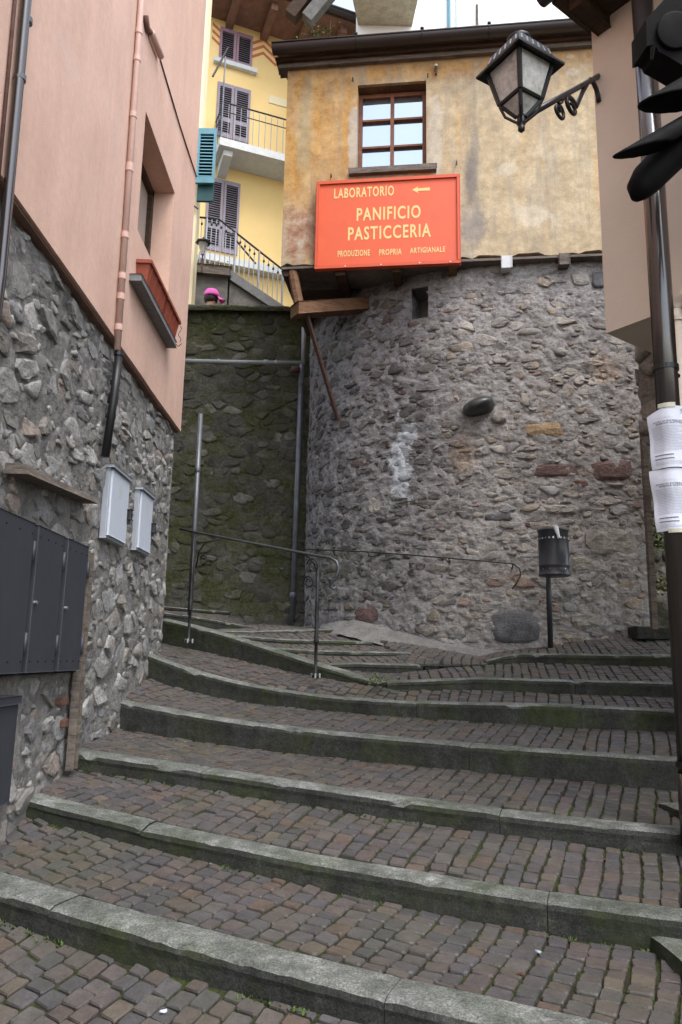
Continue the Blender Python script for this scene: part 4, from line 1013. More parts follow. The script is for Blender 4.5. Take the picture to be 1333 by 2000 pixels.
t = thing('low_hatch', 'dark blue grey hatch at the lower left edge of the rubble wall', 'hatch', PL_L.pt((lowcab[0] + lowcab[1]) / 2, lowcab[2], .02))
MB().pbbox(PL_L, lowcab[0], lowcab[1], lowcab[2], lowcab[3], .0, .055, .006).obj('panel', M['cabinet'], t)
MB().pbbox(PL_L, lowcab[0], lowcab[1] + .006, lowcab[3] - .03, lowcab[3] + .006, .0, .065, .004).obj('rim', M['cabinet'], t)
for k, h in enumerate(bx):
    t = thing('meter_box', ['larger pale grey meter box with black latch on the rubble wall', 'smaller pale grey meter box with black latch, nearer the house corner'][k], 'meter box', PL_L.pt(h[0], h[2], .03), 'pale meter boxes on the rubble wall')
    MB().pbbox(PL_L, h[0], h[1], h[2], h[3], -.03, .012, .006).obj('casing', M['box_edge'], t)
    d = MB().pbbox(PL_L, h[0] + .015, h[1] - .01, h[2] + .02, h[3] - .025, .01, .026, .006).obj('door', M['box_white'], t)
    MB().pbbox(PL_L, h[0] - .008, h[1] + .008, h[3] - .012, h[3] + .012, -.03, .035, .005).obj('lid', M['box_edge'], t)
    zz = h[2] + (h[3] - h[2]) * .40
    MB().pbbox(PL_L, h[1] - .03, h[1] + .006, zz, zz + .07, .024, .055, .008).obj('latch', M['black_metal'], d)
    MB().pbbox(PL_L, h[1] - .02, h[1] - .004, zz - .03, zz, .024, .045, .004).obj('padlock', M['black_metal'], d)
    for q in range(4):
        aa = h[0] + (h[1] - h[0]) * .42; MB().pbox(PL_L, aa, aa + .07, h[3] - .10 - .022 * q, h[3] - .092 - .022 * q, .026, .0265).obj('printed_mark', M['tape'], d)

# =================================================================== BAKERY TOWER
tower = thing('bakery_house', 'old bakery house with rounded rubble foot and overhanging weathered ochre upper storey', 'house', (0.8, 8.0, 1.7))
aL = PL_T.w(557, 300)[0]; aR = -0.75
zb = (PL_T.w(600, 518)[1] + PL_T.w(1150, 488)[1]) / 2; ztop = (PL_T.w(600, 131)[1] + PL_T.w(1100, 100)[1]) / 2
hA = (PL_T.w(833, 250)[0], PL_T.w(698, 250)[0], (PL_T.w(700, 336)[1] + PL_T.w(835, 328)[1]) / 2, (PL_T.w(700, 168)[1] + PL_T.w(832, 156)[1]) / 2)
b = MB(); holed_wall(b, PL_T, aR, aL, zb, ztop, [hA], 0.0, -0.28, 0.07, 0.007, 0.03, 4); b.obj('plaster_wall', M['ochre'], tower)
# side wall and body behind the plaster
pA, pB = PL_T.pt(aL, 0, -.3), PL_T.pt(aL, 0, -4.5)
MB().pbox(PL_T, aL - .3, aL - .002, zb + .02, ztop, -4.5, -.285).obj('side_wall', M['ochre'], tower)
MB().pbox(PL_T, aR, aL - .3, zb - .02, zb + .03, -4.5, -.1).obj('floor_boards', M['wood_dark'], tower)
MB().pbox(PL_T, aR, aL - .32, zb + .05, ztop - .02, -.60, -.55).obj('inner_wall', M['dark_gap'], tower)
# rubble foot
ZT = zb + .05
nu0, nz0 = tower_uz(838, 622); nu1, nz1 = tower_uz(806, 566)
NICHE = (min(nu0, nu1), max(nu0, nu1), min(nz0, nz1), max(nz0, nz1))
inn = lambda u, z: NICHE[0] < u < NICHE[1] and NICHE[2] < z < NICHE[3]
mortar_sheet(S_tower, 0.0, TLEN, 1.2, ZT, 0.0145, 0.019, tower, M['mortar_tower'], hole=inn, scale=9.0, off=0.005, crease=0.5)
SPECIAL = [  # px rectangle, material, height, roundness
 (905, 772, 968, 818, 'boulder', .16, .9), (958, 803, 992, 830, 'stone_pale', .05, .6), (1023, 824, 1102, 856, 'stone_tan', .022, .05), (1035, 905, 1134, 932, 'stone_red', .02, .1),
 (1152, 897, 1240, 941, 'stone_red', .025, .2), (952, 1184, 1060, 1264, 'slate', .03, .6), (1140, 1032, 1246, 1084, 'stone_pale', .035, .1), (690, 1180, 742, 1218, 'stone_red', .022, .2),
 (1010, 640, 1062, 660, 'stone_pale', .03, .4), (1000, 690, 1062, 712, 'stone_pale', .02, .4), (1060, 985, 1130, 1005, 'stone_pale', .03, .2), (1080, 680, 1110, 700, 'stone_pale', .04, .9),
 (715, 968, 745, 1005, 'stone_pale', .02, .2), (945, 1000, 1010, 1022, 'slate', .02, .4), (1115, 520, 1152, 560, 'stone_pale', .03, .3), (1155, 530, 1185, 565, 'slate', .03, .1), (1110, 935, 1150, 955, 'stone_red', .02, .3), (1110, 1195, 1175, 1228, 'stone_pale', .03, .2)]
SR = []
for q in SPECIAL:
    ua, za = tower_uz(q[0], q[3]); ub, zb_ = tower_uz(q[2], q[1]); SR.append((min(ua, ub), max(ua, ub), min(za, zb_), max(za, zb_)))
def skipT(c, poly):
    if inn(c[0], c[1]) or NICHE[0] - .03 < c[0] < NICHE[1] + .03 and NICHE[2] - .03 < c[1] < NICHE[3] + .03: return True
    return any(s[0] - .02 < c[0] < s[1] + .02 and s[2] - .015 < c[1] < s[3] + .015 for s in SR)
cells = voronoi_cells(0.02, TLEN - .05, 1.3, ZT, 0.165, 0.090, 0.27, 21, 0.47)
lay_stones(S_tower, cells, tower, M['stone_tower'], 0.016, (0.004, 0.024), 275, 8, skipT, emb=0.04, roundness=0.1, keep=0.66, smooth=0.35, tilt=0.7, flat=True)
chips = voronoi_cells(0.02, TLEN - .05, 1.3, ZT, 0.075, 0.045, 0.2, 22, 0.47)
lay_stones(S_tower, chips, tower, M['stone_tower'], 0.008, (0.004, 0.022), 0, 18, skipT, emb=0.03, roundness=0.05, keep=0.36, smooth=0, tilt=.8, flat=True)
r_ = random.Random(5)
for q, s in zip(SPECIAL, SR):
    if q[4] == 'boulder': continue
    u0, u1, v0, v1 = s; c = ((u0 + u1) / 2, (v0 + v1) / 2)
    poly = [(u0 + (u1 - u0) * a, v0 + (v1 - v0) * bb) for a, bb in ((0, .1), (.1, 0), (.5, .02), (.93, 0), (1, .15), (1, .55), (.95, .95), (.55, 1), (.1, .97), (.0, .6))]
    g = stone_geo(S_tower, poly, .002, q[5], r_, 14 if q[4] == 'boulder' else 12, .04, q[6], .15)
    if g: MB().add(g[0], g[1]).obj('stone', M[q[4]], tower, smooth=q[6] > .35 or q[4] == 'slate', origin=g[2])
for (px, py) in ((760, 805), (1032, 1025), (1184, 985), (866, 1092), (1125, 1050)):
    u, z = tower_uz(px, py); poly = [(u - .025, z - .02), (u + .03, z - .022), (u + .028, z + .02), (u - .02, z + .024)]
    g = stone_geo(S_tower, poly, .001, .02, r_, 8, .03, .2, .2)
    if g: MB().add(g[0], g[1]).obj('brick', M['brick_red'], tower, origin=g[2])
pb_, nb_, tb_ = S_tower(*tower_uz(937, 797)); bmb = bmesh.new(); bmesh.ops.create_icosphere(bmb, subdivisions=3, radius=1.0)
for v in bmb.verts:
    q = v.co * (1 + .16 * mn.noise(v.co * 1.3 + Vector((4, 1, 2)))); ta = np.array([-tb_[0], -tb_[1], 0]) if tb_[0] < 0 else tb_
    v.co = Vector(pb_ + nb_ * .03 + ta * (q.x * .165 - q.z * .0) + np.array([0, 0, q.z * .095 + q.x * .03]) + nb_ * q.y * .15)
MB().frombm(bmb).obj('stone', M['boulder'], tower, smooth=True, origin=pb_)
# niche recess
pn, nn, tu = S_tower((NICHE[0] + NICHE[1]) / 2, (NICHE[2] + NICHE[3]) / 2)
nb = MB(); w_, h_ = (NICHE[1] - NICHE[0]) / 2 + .03, (NICHE[3] - NICHE[2]) / 2 + .03
cs = [pn + tu * sx * w_ + np.array([0, 0, sz * h_]) - nn * .03 for sx, sz in ((-1, -1), (1, -1), (1, 1), (-1, 1))]; cb = [c - nn * .35 for c in cs]
for i in range(4): j = (i + 1) % 4; nb.quad(cs[i], cs[j], cb[j], cb[i])
nb.quad(*cb); nb.obj('niche', M['mortar_tower'], tower)
# window
wa0, wa1, wz0, wz1 = hA
fz1 = PL_T.w(765, 186, -.16)[1]
f = MB()
F0, F1 = -.20, -.13
ft = .045
for (a0, a1, q0, q1) in ((wa0 + .002, wa1 - .002, wz0 + .002, wz0 + ft), (wa0 + .002, wa1 - .002, fz1 - ft, fz1), (wa0 + .002, wa0 + ft, wz0 + ft, fz1 - ft), (wa1 - ft, wa1 - .002, wz0 + ft, fz1 - ft)):
    f.pbox(PL_T, a0, a1, q0, q1, F0, F1)
win = f.obj('window', M['wood_frame'], tower)
mid = (wa0 + wa1) / 2
MB().pbox(PL_T, mid - .02, mid + .02, wz0 + ft, fz1 - ft, F0 + .01, F1 + .012).obj('mullion', M['wood_frame'], win)
zz = [wz0 + ft, wz0 + ft + (fz1 - wz0 - 2 * ft) * .35, wz0 + ft + (fz1 - wz0 - 2 * ft) * .70, fz1 - ft]
for k in (1, 2):
    for (a0, a1) in ((wa0 + ft, mid - .02), (mid + .02, wa1 - ft)): MB().pbox(PL_T, a0, a1, zz[k] - .012, zz[k] + .012, F0 + .012, F1 + .004).obj('glazing_bar', M['wood_frame'], win)
for k in range(3):
    for (a0, a1) in ((wa0 + ft, mid - .02), (mid + .02, wa1 - ft)):
        MB().pbox(PL_T, a0, a1, zz[k] + (.012 if k else 0), zz[k + 1] - (.012 if k < 2 else 0), F0 + .028, F0 + .034).obj('pane', M['glass'], win)
MB().pbox(PL_T, wa0 + .002, wa1 - .002, fz1 + .075, wz1 - .002, -.25, -.04).obj('lintel', M['wood_beam'], tower)
MB().pbox(PL_T, wa0 + .002, wa1 - .002, fz1 + .002, fz1 + .073, -.27, -.20).obj('transom_board', M['wood_grey'], tower)
s0, s1 = PL_T.w(853, 328, .05), PL_T.w(682, 340, .05)
MB().pbbox(PL_T, s0[0], s1[0], wz0 - .055, wz0 + .002, -.12, .07, .006).obj('window_sill', M['wood_grey'], tower)
# shutter hooks and small fittings on the plaster
for (px, py) in ((690, 158), (836, 150), (648, 345), (892, 320)):
    p = PL_T.hit(px, py, 0); MB().tube([p - PL_T.n * .03, p + PL_T.n * .05, p + PL_T.n * .055 + np.array([0, 0, -.05])], .007, 6).obj('hook', M['iron'], tower)
p = PL_T.hit(852, 130, .03); MB().tube([p, p + np.array([0, 0, .02])], .02, 8).obj('insulator', M['white_stone'], tower); MB().box(p + np.array([0, 0, -.05]), (.02, 0, 0), (0, .03, 0), (0, 0, .1)).obj('fitting', M['rust'], tower)
# joists and timbers below the overhang
def joist(px, py, w, h, mat, L_in, out=.03):
    a, z = PL_T.w(px, py, out); jb = MB(); jb.pbbox(PL_T, a - w / 2, a + w / 2, zb - h - .03, zb - .03, -L_in, out, .008); jb.obj('joist', M[mat], tower)
for q in ((665, 530, .10, .13, 'wood_dark', 1.2), (775, 530, .08, .12, 'wood_dark', .9), (885, 518, .09, .10, 'wood_beam', .5), (990, 508, .10, .12, 'white_stone', .4), (1103, 505, .10, .11, 'wood_grey', .35)): joist(*q)
MB().pbox(PL_T, aR, aL - .01, zb - .06, zb - .034, -.5, .012).obj('bressummer', M['wood_grey'], tower)
# corner post, carrying beam and soffit boards
e0, e1 = PL_T.hit(575, 598, -.02), PL_T.hit(720, 598, -.16)
bt0, bt1 = PL_T.hit(576, 606, .03), S_tower(*tower_uz(712, 596))[0]; dirb = bt1 - bt0; dirb /= np.linalg.norm(dirb); sd = np.cross(dirb, [0, 0, 1.0]); sd /= np.linalg.norm(sd)
MB().bbox((bt0 + bt1) / 2, dirb * np.linalg.norm(bt1 - bt0), sd * .16, np.array([0, 0, .145]), .012).obj('timber_beam', M['wood_beam'], tower)
cp0, cp1 = PL_T.hit(572, 530, -.05), bt0 + dirb * .05 + np.array([0, 0, .07])
MB().tube([cp0, (cp0 + cp1) / 2, cp1], .055, 8).obj('corner_timber', M['wood_beam'], tower)
MB().tube([PL_T.pt(aL - .06, zb - .07, -.02), PL_T.pt(aL - .06, zb - .07, -1.6)], .06, 8).obj('edge_timber', M['wood_dark'], tower)
for k in range(7):
    MB().pbox(PL_T, aL - .1 - .02 - .21 * (k + 1), aL - .1 - .02 - .21 * k - .006, zb - .035 + .001 * (k % 2), zb - .022, -2.6, -.05).obj('soffit_board', M['wood_dark'], tower)
# iron strut
st0, st1 = bt0 + dirb * .16 + np.array([0, 0, -.07]), None
u, z = tower_uz(664, 822); pq, nq, _ = S_tower(u, z); st1 = pq + nq * .02
d = (st1 - st0); sd2 = np.cross(d / np.linalg.norm(d), nq); MB().box((st0 + st1) / 2, d, sd2 * .06, nq * .03).obj('iron_strut', M['rust'], tower)
# eaves: boards, gutter with bracket knobs, roof
MB().pbbox(PL_T, aR, aL + .10, ztop - .01, ztop + .035, -.1, .06, .008).obj('eaves_board', M['wood_grey'], tower)
MB().pbbox(PL_T, aR, aL + .12, ztop + .037, ztop + .075, -.1, .11, .008).obj('eaves_board', M['wood_dark'], tower)
gz = ztop + .125; go = .20; gb = MB(); rows = []
for k in range(11):
    an = math.pi * (k / 10) ; r1 = .078; row = []
    for a in np.linspace(aR, aL + .14, 14): row.append(PL_T.pt(a, gz - r1 * math.sin(an) + .0, go + r1 * math.cos(an)))
    rows.append(row)
gb.grid(rows)
for e in (aR, aL + .14): gb.add([PL_T.pt(e, gz - .078 * math.sin(math.pi * k / 10), go + .078 * math.cos(math.pi * k / 10)) for k in range(11)], [tuple(range(11))])
gb.tube([PL_T.pt(aR, gz, go + .078), PL_T.pt(aL + .14, gz, go + .078)], .011, 8)
gt = gb.obj('gutter', M['gutter'], tower, smooth=True, fixn=False)
for px in (697, 825, 955):
    a = PL_T.w(px, 50, go)[0]
    MB().lathe(PL_T.pt(a, gz + .002, go + .06), [(.004, 0), (.004, .03), (.02, .035), (.022, .05), (.008, .06)], 10).obj('bracket_knob', M['black_metal'], gt)
    pts = [PL_T.pt(a, gz - .081 * math.sin(math.pi * k / 8), go + .081 * math.cos(math.pi * k / 8)) for k in range(9)]; MB().tube(pts, .007, 6).obj('gutter_strap', M['black_metal'], gt)
rf = MB(); rf.hexa([PL_T.pt(aR, gz + .0, go), PL_T.pt(aL + .12, gz + .0, go), PL_T.pt(aL + .12, gz + 1.3, -4.5), PL_T.pt(aR, gz + 1.3, -4.5), PL_T.pt(aR, gz + .05, go), PL_T.pt(aL + .12, gz + .05, go), PL_T.pt(aL + .12, gz + 1.36, -4.5), PL_T.pt(aR, gz + 1.36, -4.5)])
rf.obj('roof', M['tile'], tower)
MB().pbox(PL_T, aR, aL, ztop + .08, gz + .02, -4.5, -.1).obj('roof_void', M['wood_dark'], tower)

# sign -------------------------------------------------------------
A1, Z1 = PL_T.w(620, 358, .09); A2, _z = PL_T.w(898, 340, .09); Zt = (Z1 + PL_T.w(895, 340, .09)[1]) / 2; Zb = (PL_T.w(620, 527, .09)[1] + PL_T.w(902, 512, .09)[1]) / 2
sign = thing('shop_sign', 'orange red bakery sign with cream lettering below the tower window', 'sign', PL_T.pt((A1 + A2) / 2, Zb, .06))
MB().pbox(PL_T, A2 + .01, A1 - .01, Zb + .01, Zt - .01, .05, .085).obj('board', M['sign_red'], sign)
for (x0, x1, q0, q1) in ((A2, A1, Zb, Zb + .028), (A2, A1, Zt - .028, Zt), (A2, A2 + .028, Zb + .028, Zt - .028), (A1 - .028, A1, Zb + .028, Zt - .028)):
    MB().pbbox(PL_T, x0, x1, q0, q1, .045, .105, .004).obj('frame_bar', M['sign_frame'], sign)
def sgn_text(s, bl, tr, bold=.02):
    a0, q0 = PL_T.w(bl[0], bl[1], .087); a1, q1 = PL_T.w(tr[0], tr[1], .087); text_mesh(s, M['cream'], sign, PL_T, a0, a1, q0, q1, .0875, -1, bold)
sgn_text('LABORATORIO', (653, 388), (770, 362), .018)
sgn_text('PANIFICIO', (697, 432), (822, 400), .02)
sgn_text('PASTICCERIA', (680, 470), (842, 436), .02)
sgn_text('PRODUZIONE', (660, 502), (723, 487), .02); sgn_text('PROPRIA', (741, 499), (785, 485), .02); sgn_text('ARTIGIANALE', (801, 495), (870, 481), .02)
aa = lambda x, y: PL_T.pt(*PL_T.w(x, y, .0875), .0875)
MB().add([aa(805, 371), aa(818, 364), aa(816, 368), aa(840, 366), aa(840, 372), aa(816, 373), aa(818, 377)], [(0, 1, 2), (0, 2, 5), (2, 3, 4, 5), (0, 5, 6)]).obj('painted_arrow', M['cream'], sign, fixn=False)
for px in (675, 745, 820, 880):
    a, q = PL_T.w(px, 518, .1); MB().tube([PL_T.pt(a, Zb + .012, .1), PL_T.pt(a, Zb + .012, .11)], .008, 6).obj('screw', M['steel'], sign)

# =================================================================== MOSSY WALL, PIPES, HANDRAILS
moss = thing('retaining_wall', 'dark mossy rubble retaining wall between pink house and tower', 'wall', PL_M.pt(1.5, 1.9))
mzt = PL_M.w(480, 599)[1]
def S_moss(u, z):
    p = PL_M.pt(u, z, .035 * mn.noise(Vector((u * 1.3, 2, z * 1.3))) - .02 * (z - 2)); return p, PL_M.n, PL_M.u
mortar_sheet(S_moss, -0.3, 4.2, 1.2, mzt, 0.045, 0.022, moss, M['mortar_moss'])
cells = voronoi_cells(0.0, 3.6, 1.8, mzt - .02, 0.19, 0.115, 0.2, 41)
lay_stones(S_moss, cells, moss, M['stone_moss'], 0.012, (0.002, 0.018), 285, 9, None, roundness=.08, keep=.8, smooth=.4, tilt=.6, flat=True)
cop = MB(); rows = []
for k, (o, z) in enumerate(((.03, mzt - .07), (.05, mzt - .03), (.04, mzt), (-.2, mzt + .02), (-.35, mzt), (-.35, 1.5))):
    rows.append([PL_M.pt(u, z + (.025 * fbm((u, z, 1), 3, 5) if k < 5 else 0), o + .02 * fbm((u, z, 4), 3, 6)) for u in np.linspace(-.3, 4.2, 60)])
cop.grid(rows).obj('coping', M['mortar_moss'], moss, smooth=True)
# upper lane behind the wall
LZ = mzt - 1.0
tag(MB().grid([[(x, y, LZ + .02 * (y - 10)) for x in np.linspace(-8, 6, 15)] for y in np.linspace(10.08, 16.5, 8)]).obj('upper_lane', M['concrete_dark'], fixn=False), 'hidden lane behind the mossy wall where the person walks', None, None, 'structure')

q0, q1 = PL_M.hit(340, 704, .12), PL_M.hit(590, 709, .12)
pipe('grey_pipe', 'pale grey horizontal pipe across the mossy wall', 'pipe', [q0, q0 * .6 + q1 * .4 + np.array([0, 0, -.006]), q1], .028, 'pipe_grey', (.35, .8), (.72,))
v0, v1 = PL_M.hit(590, 712, .13), PL_M.hit(571, 1216, .13)
pipe('downpipe', 'grey vertical downpipe in the corner between mossy wall and tower', 'downpipe', [v0, v1], .036, 'pole_grey', (.08, .5), (.9,))
t = bpy.data.objects['downpipe.002']
MB().lathe(PL_M.hit(578, 718, .16) - np.array([0, 0, .03]), [(.02, -.04), (.06, -.03), (.06, .03), (.02, .04)], 12).obj('junction', M['rust'], t, smooth=True)
MB().box(PL_M.hit(564, 1181, .13), (.06, 0, 0), (0, .02, 0), (0, 0, .02)).obj('yellow_tag', M['leaf_yellow'], t)
pipe('grey_pipe', 'short pale pipe rising behind the tower edge above the downpipe', 'pipe', [PL_M.hit(594, 640, .1), PL_M.hit(593, 712, .1)], .03, 'pipe_grey')
pt_, pb_ = P(391, 797, 8.0), P(374, 1192, 8.0)
pb_ = np.array([pt_[0], pt_[1], pb_[2]])
pole_x = P(382, 1000, 8.0)
pipe('steel_pole', 'thin grey steel pole standing in front of the mossy wall at left', 'pole', [np.array([pole_x[0], pole_x[1], pt_[2]]), np.array([pole_x[0], pole_x[1], pb_[2] - .1])], .025, 'pole_grey', (), (.28,))

hr = thing('handrail', 'wrought iron handrail with scrolls on two posts above the mossy kerb', 'handrail', P(623, 1325, 6.05))
D1, D2 = 6.1, 6.8
R0, R1, R2 = P(352, 1033, 7.25), P(380, 1039, D2), P(623, 1086, D1)
pts = [R0, R1, R1 * .5 + R2 * .5, R2]
end = R2
curl = [P(645, 1089, 6.02), P(658, 1097, 5.98), P(662, 1110, 5.96), P(658, 1126, 5.96), P(648, 1137, 5.96), P(645, 1146, 5.96), P(652, 1150, 5.96), P(657, 1146, 5.96)]
MB().tube(pts + curl, [.011] * 4 + [.012, .013, .014, .014, .013, .012, .011, .009], 8).obj('rail', M['iron_worn'], hr, smooth=True)
def post(px, py0, py1, D):
    top, bot = P(px, py0, D), P(px, py1, D); bot = np.array([top[0], top[1], bot[2] - .02]); h = top[2] - bot[2]
    prof = [(.028, 0), (.028, .02), (.013, .03), (.012, h * .28), (.02, h * .285), (.024, h * .30), (.016, h * .315), (.022, h * .33), (.015, h * .35), (.015, h * .6), (.018, h * .62), (.013, h * .64), (.012, h)]
    MB().lathe(bot, prof, 10).obj('post', M['iron'], hr, smooth=True)
    pb = bpy.context.scene.collection.objects[-1]
    for k in range(3): MB().tube([bot + np.array([.035 * math.cos(k * 2.1 - 1.6), .035 * math.sin(k * 2.1 - 1.6), 0.0]), bot + np.array([.035 * math.cos(k * 2.1 - 1.6), .035 * math.sin(k * 2.1 - 1.6), .035])], .009, 6).obj('bolt', M['steel'], hr)
post(622, 1088, 1318, D1); post(380, 1040, 1252, D2)
def scroll(c, sgn, R_, par, ux):
    pts = []
    for i in range(22):
        a = i / 21 * 4.6 * math.pi / 1.6; r = R_ * (1 - .62 * i / 21); pts.append(np.asarray(c) + ux * (sgn * r * math.cos(a)) + np.array([0, 0, r * math.sin(a)]))
    MB().tube(pts, .007, 6).obj('scroll', M['iron'], par, smooth=True)
ux = (R2 - R1) / np.linalg.norm(R2 - R1)
for (px, py, D, sg, r) in ((398, 1095, 6.75, 1, .05), (604, 1137, 6.12, -1, .05), (612, 1105, 6.1, -1, .06)):
    scroll(P(px, py, D), sg, r, hr, ux)
def brace(a, m_, c): MB().tube([a, a * .3 + m_ * .7, m_ * .75 + c * .25, c], .007, 6).obj('brace', M['iron'], hr, smooth=True)
brace(P(383, 1110, 6.79), P(392, 1062, 6.7), P(430, 1052, 6.62)); brace(P(620, 1120, 6.1), P(610, 1090, 6.13), P(575, 1078, 6.25))

wr = thing('wall_handrail', 'thin iron rail with hooked end fixed along the tower wall', 'handrail', P(1000, 1120, 7.4))
pts = []
for px, py in ((606, 1073), (660, 1076), (720, 1079), (800, 1085), (880, 1092), (960, 1099), (1002, 1103), (1014, 1112), (1017, 1124), (1010, 1138), (1000, 1152)):
    u, z = tower_uz(px, py); p, n, _ = S_tower(u, z); pts.append(p + n * .075)
MB().tube(pts, .007, 8).obj('rail', M['iron'], wr, smooth=True)
for k in (1, 4, 6):
    u, z = tower_uz([0, 660, 0, 0, 880, 0, 1000][k], [0, 1085, 0, 0, 1100, 0, 1112][k]); p, n, _ = S_tower(u, z); MB().tube([p - n * .03, p + n * .05, pts[k]], .007, 6).obj('bracket', M['iron'], wr)

# litter bin
bp = P(1077, 1262, 7.15)
bin_ = thing('litter_bin', 'anthracite cylindrical litter bin on a post against the tower', 'litter bin', bp)
bt_ = P(1081, 1036, 7.1)[2]; bb_ = P(1081, 1128, 7.1)[2]; bxc = P(1082, 1085, 7.05)
MB().lathe((bxc[0], bxc[1], bb_), [(.13, 0), (.14, .004), (.142, .015), (.136, .02), (.136, .085), (.139, .09), (.139, .10), (.136, .105), (.136, bt_ - bb_ - .02), (.142, bt_ - bb_ - .012), (.142, bt_ - bb_), (.13, bt_ - bb_), (.125, bt_ - bb_ - .06)], 32).obj('body', M['bin'], bin_, smooth=True)
bod = bpy.data.objects['body']
for k in range(24):
    a = 2 * math.pi * k / 24
    for zz_, rr_ in ((bt_ - bb_ - .085, .009), (.062, .005)):
        if zz_ < .1 and k % 2: continue
        c = np.array([bxc[0] + .1362 * math.cos(a), bxc[1] + .1362 * math.sin(a), bb_ + zz_]); n = np.array([math.cos(a), math.sin(a), 0]); MB().tube([c - n * .004, c + n * .0015], rr_, 6).obj('hole_light_disc', M['steel'] if k % 3 else M['cement'], bod)  # solid pale discs stand in for light showing through the holes
MB().lathe((bp[0], bp[1] + .02, bp[2] - .05), [(.026, 0), (.026, bt_ - bp[2] + .02)], 12).obj('post', M['bin'], bin_, smooth=True)
bag = MB(); rows = []
for i in range(8):
    f = i / 7; rows.append([np.array([bxc[0] - .02 + .03 * f + .022 * (1 - f * .4) * math.cos(a), bxc[1] - .145 - .012 + .014 * math.sin(a) * (1 - f * .3), bt_ + .015 - .11 * f + .008 * math.sin(3 * a + f * 5)]) for a in np.linspace(0, 2 * math.pi, 9)])
tag(bag.grid(rows).obj('plastic_bag', M['bag'], smooth=True), 'corner of a white plastic bag hanging over the litter bin rim', 'bag')

# =================================================================== TAN CORNER HOUSE AT RIGHT
tan = thing('corner_house', 'tan rendered corner house overhanging rough stone at the right edge', 'house', C0)
tz0 = PL_R.w(1190, 648)[1]; tz1 = PL_R.w(1150, 20)[1] + .25
holed_wall(MB(), PL_R, 0, 4, tz0, tz1, [], 0, -.3, .4)
b = MB(); holed_wall(b, PL_R, 0.0, 5.0, tz0, tz1, [], 0.0, -.3, .3, .004, .004, 3); b.obj('render_wall', M['tan'], tan)
PL_R2 = Plane((C0[0], C0[1]), (0.8, 0.6), (-0.6, 0.8))
MB().pbox(PL_R2, 0.305 * 0 + .002, 5, tz0, tz1, -.302, -.002).obj('back_wall', M['tan'], tan)
MB().prism([PL_R.pt(.02, tz0 + .01, -.02), PL_R.pt(5, tz0 + .01, -.02), PL_R.pt(5, tz0 + .01, -4), PL_R.pt(.02, tz0 + .01, -4)], (0, 0, .05)).obj('jetty_floor', M['wood_dark'], tan)
# stone foot set back under the jetty
PL_R3 = Plane((C0[0] + .62, C0[1] + .62), (0.6, -0.8), (-0.8, -0.6))
def S_rf(u, z): return PL_R3.pt(u, z, .03 * mn.noise(Vector((u * 2, 7, z * 2)))), PL_R3.n, PL_R3.u
rfL = PL_R3.w(1243, 760)[0]
ucut, zcut = PL_R3.w(1312, 1000)[0], PL_R3.w(1250, 868)[1]
mortar_sheet(S_rf, rfL + .03, 4.0, 0.3, tz0 + .7, .04, .02, tan, M['mortar_left'], 'foot_mortar', hole=lambda u, v: u < ucut and v < zcut)
cells = voronoi_cells(rfL, rfL + 1.2, 0.9, tz0 + .7, .20, .14, .1, 77)
lay_stones(S_rf, cells, tan, M['stone_left'], .012, (.01, .04), 80, 12, lambda c, poly: c[0] < ucut and c[1] < zcut, roundness=.1, keep=.95, smooth=.3, tilt=.5)
MB().pbox(PL_R3, rfL + .02, rfL + .4, zcut, tz0 + .7, -3, -.05).obj('foot_side', M['mortar_left'], tan)
# eave, soffit, gutter end
ez = PL_R.w(1150, 62)[1]
sof = MB(); g = PL_R.pt
OV = .34
sof.hexa([g(-.03, ez, OV), g(5, ez, OV), g(5, ez + .02, -3), g(-.03, ez + .02, -3), g(-.03, ez + .05, OV), g(5, ez + .05, OV), g(5, ez + .9, -3), g(-.03, ez + .9, -3)])
sof.obj('eave', M['wood_dark'], tan)
for k in range(4): MB().pbbox(PL_R, .05 + k * .5, .13 + k * .5, ez - .08, ez - .002, .004, OV - .06, .008).obj('rafter', M['wood_dark'], tan)
rows = []
for k in range(9):
    an = math.pi * k / 8; rows.append([g(a, ez + .04 - .055 * math.sin(an), OV + .05 + .055 * math.cos(an)) for a in np.linspace(-.07, 5, 8)])
gb = MB().grid(rows); gb.add([r_0[0] for r_0 in rows], [tuple(range(9))]); gb.obj('gutter', M['gutter'], tan, smooth=True, fixn=False)

# big downpipe
pc = P(1299, 700, 3.72); pr = .054
pxy = pc[:2]
pzb = P(1325, 1562, 3.72)[2]; pzt = 6.2
dp = pipe('downpipe', 'thick dark brown downpipe at the right corner with notices taped on', 'downpipe', [np.array([*pxy, pzt]), np.array([*pxy, pzb])], pr, 'pipe_brown', (), (), 24)
for (py) in (10, 722, 1474):
    z = P(1299, py, 3.72)[2]; MB().tube([np.array([*pxy, z - .012]), np.array([*pxy, z + .012])], pr * 1.13, 24).obj('bracket', M['black_metal'], dp)
    MB().tube([np.array([pxy[0], pxy[1], z]), np.array([pxy[0] + .10, pxy[1] + .09, z])], .012, 8).obj('bracket_arm', M['black_metal'], dp)
zc = P(1325, 1490, 3.72)[2]; MB().tube([np.array([*pxy, zc - .30]), np.array([*pxy, zc])], pr * 1.10, 24).obj('socket', M['pipe_brown'], dp, smooth=True)
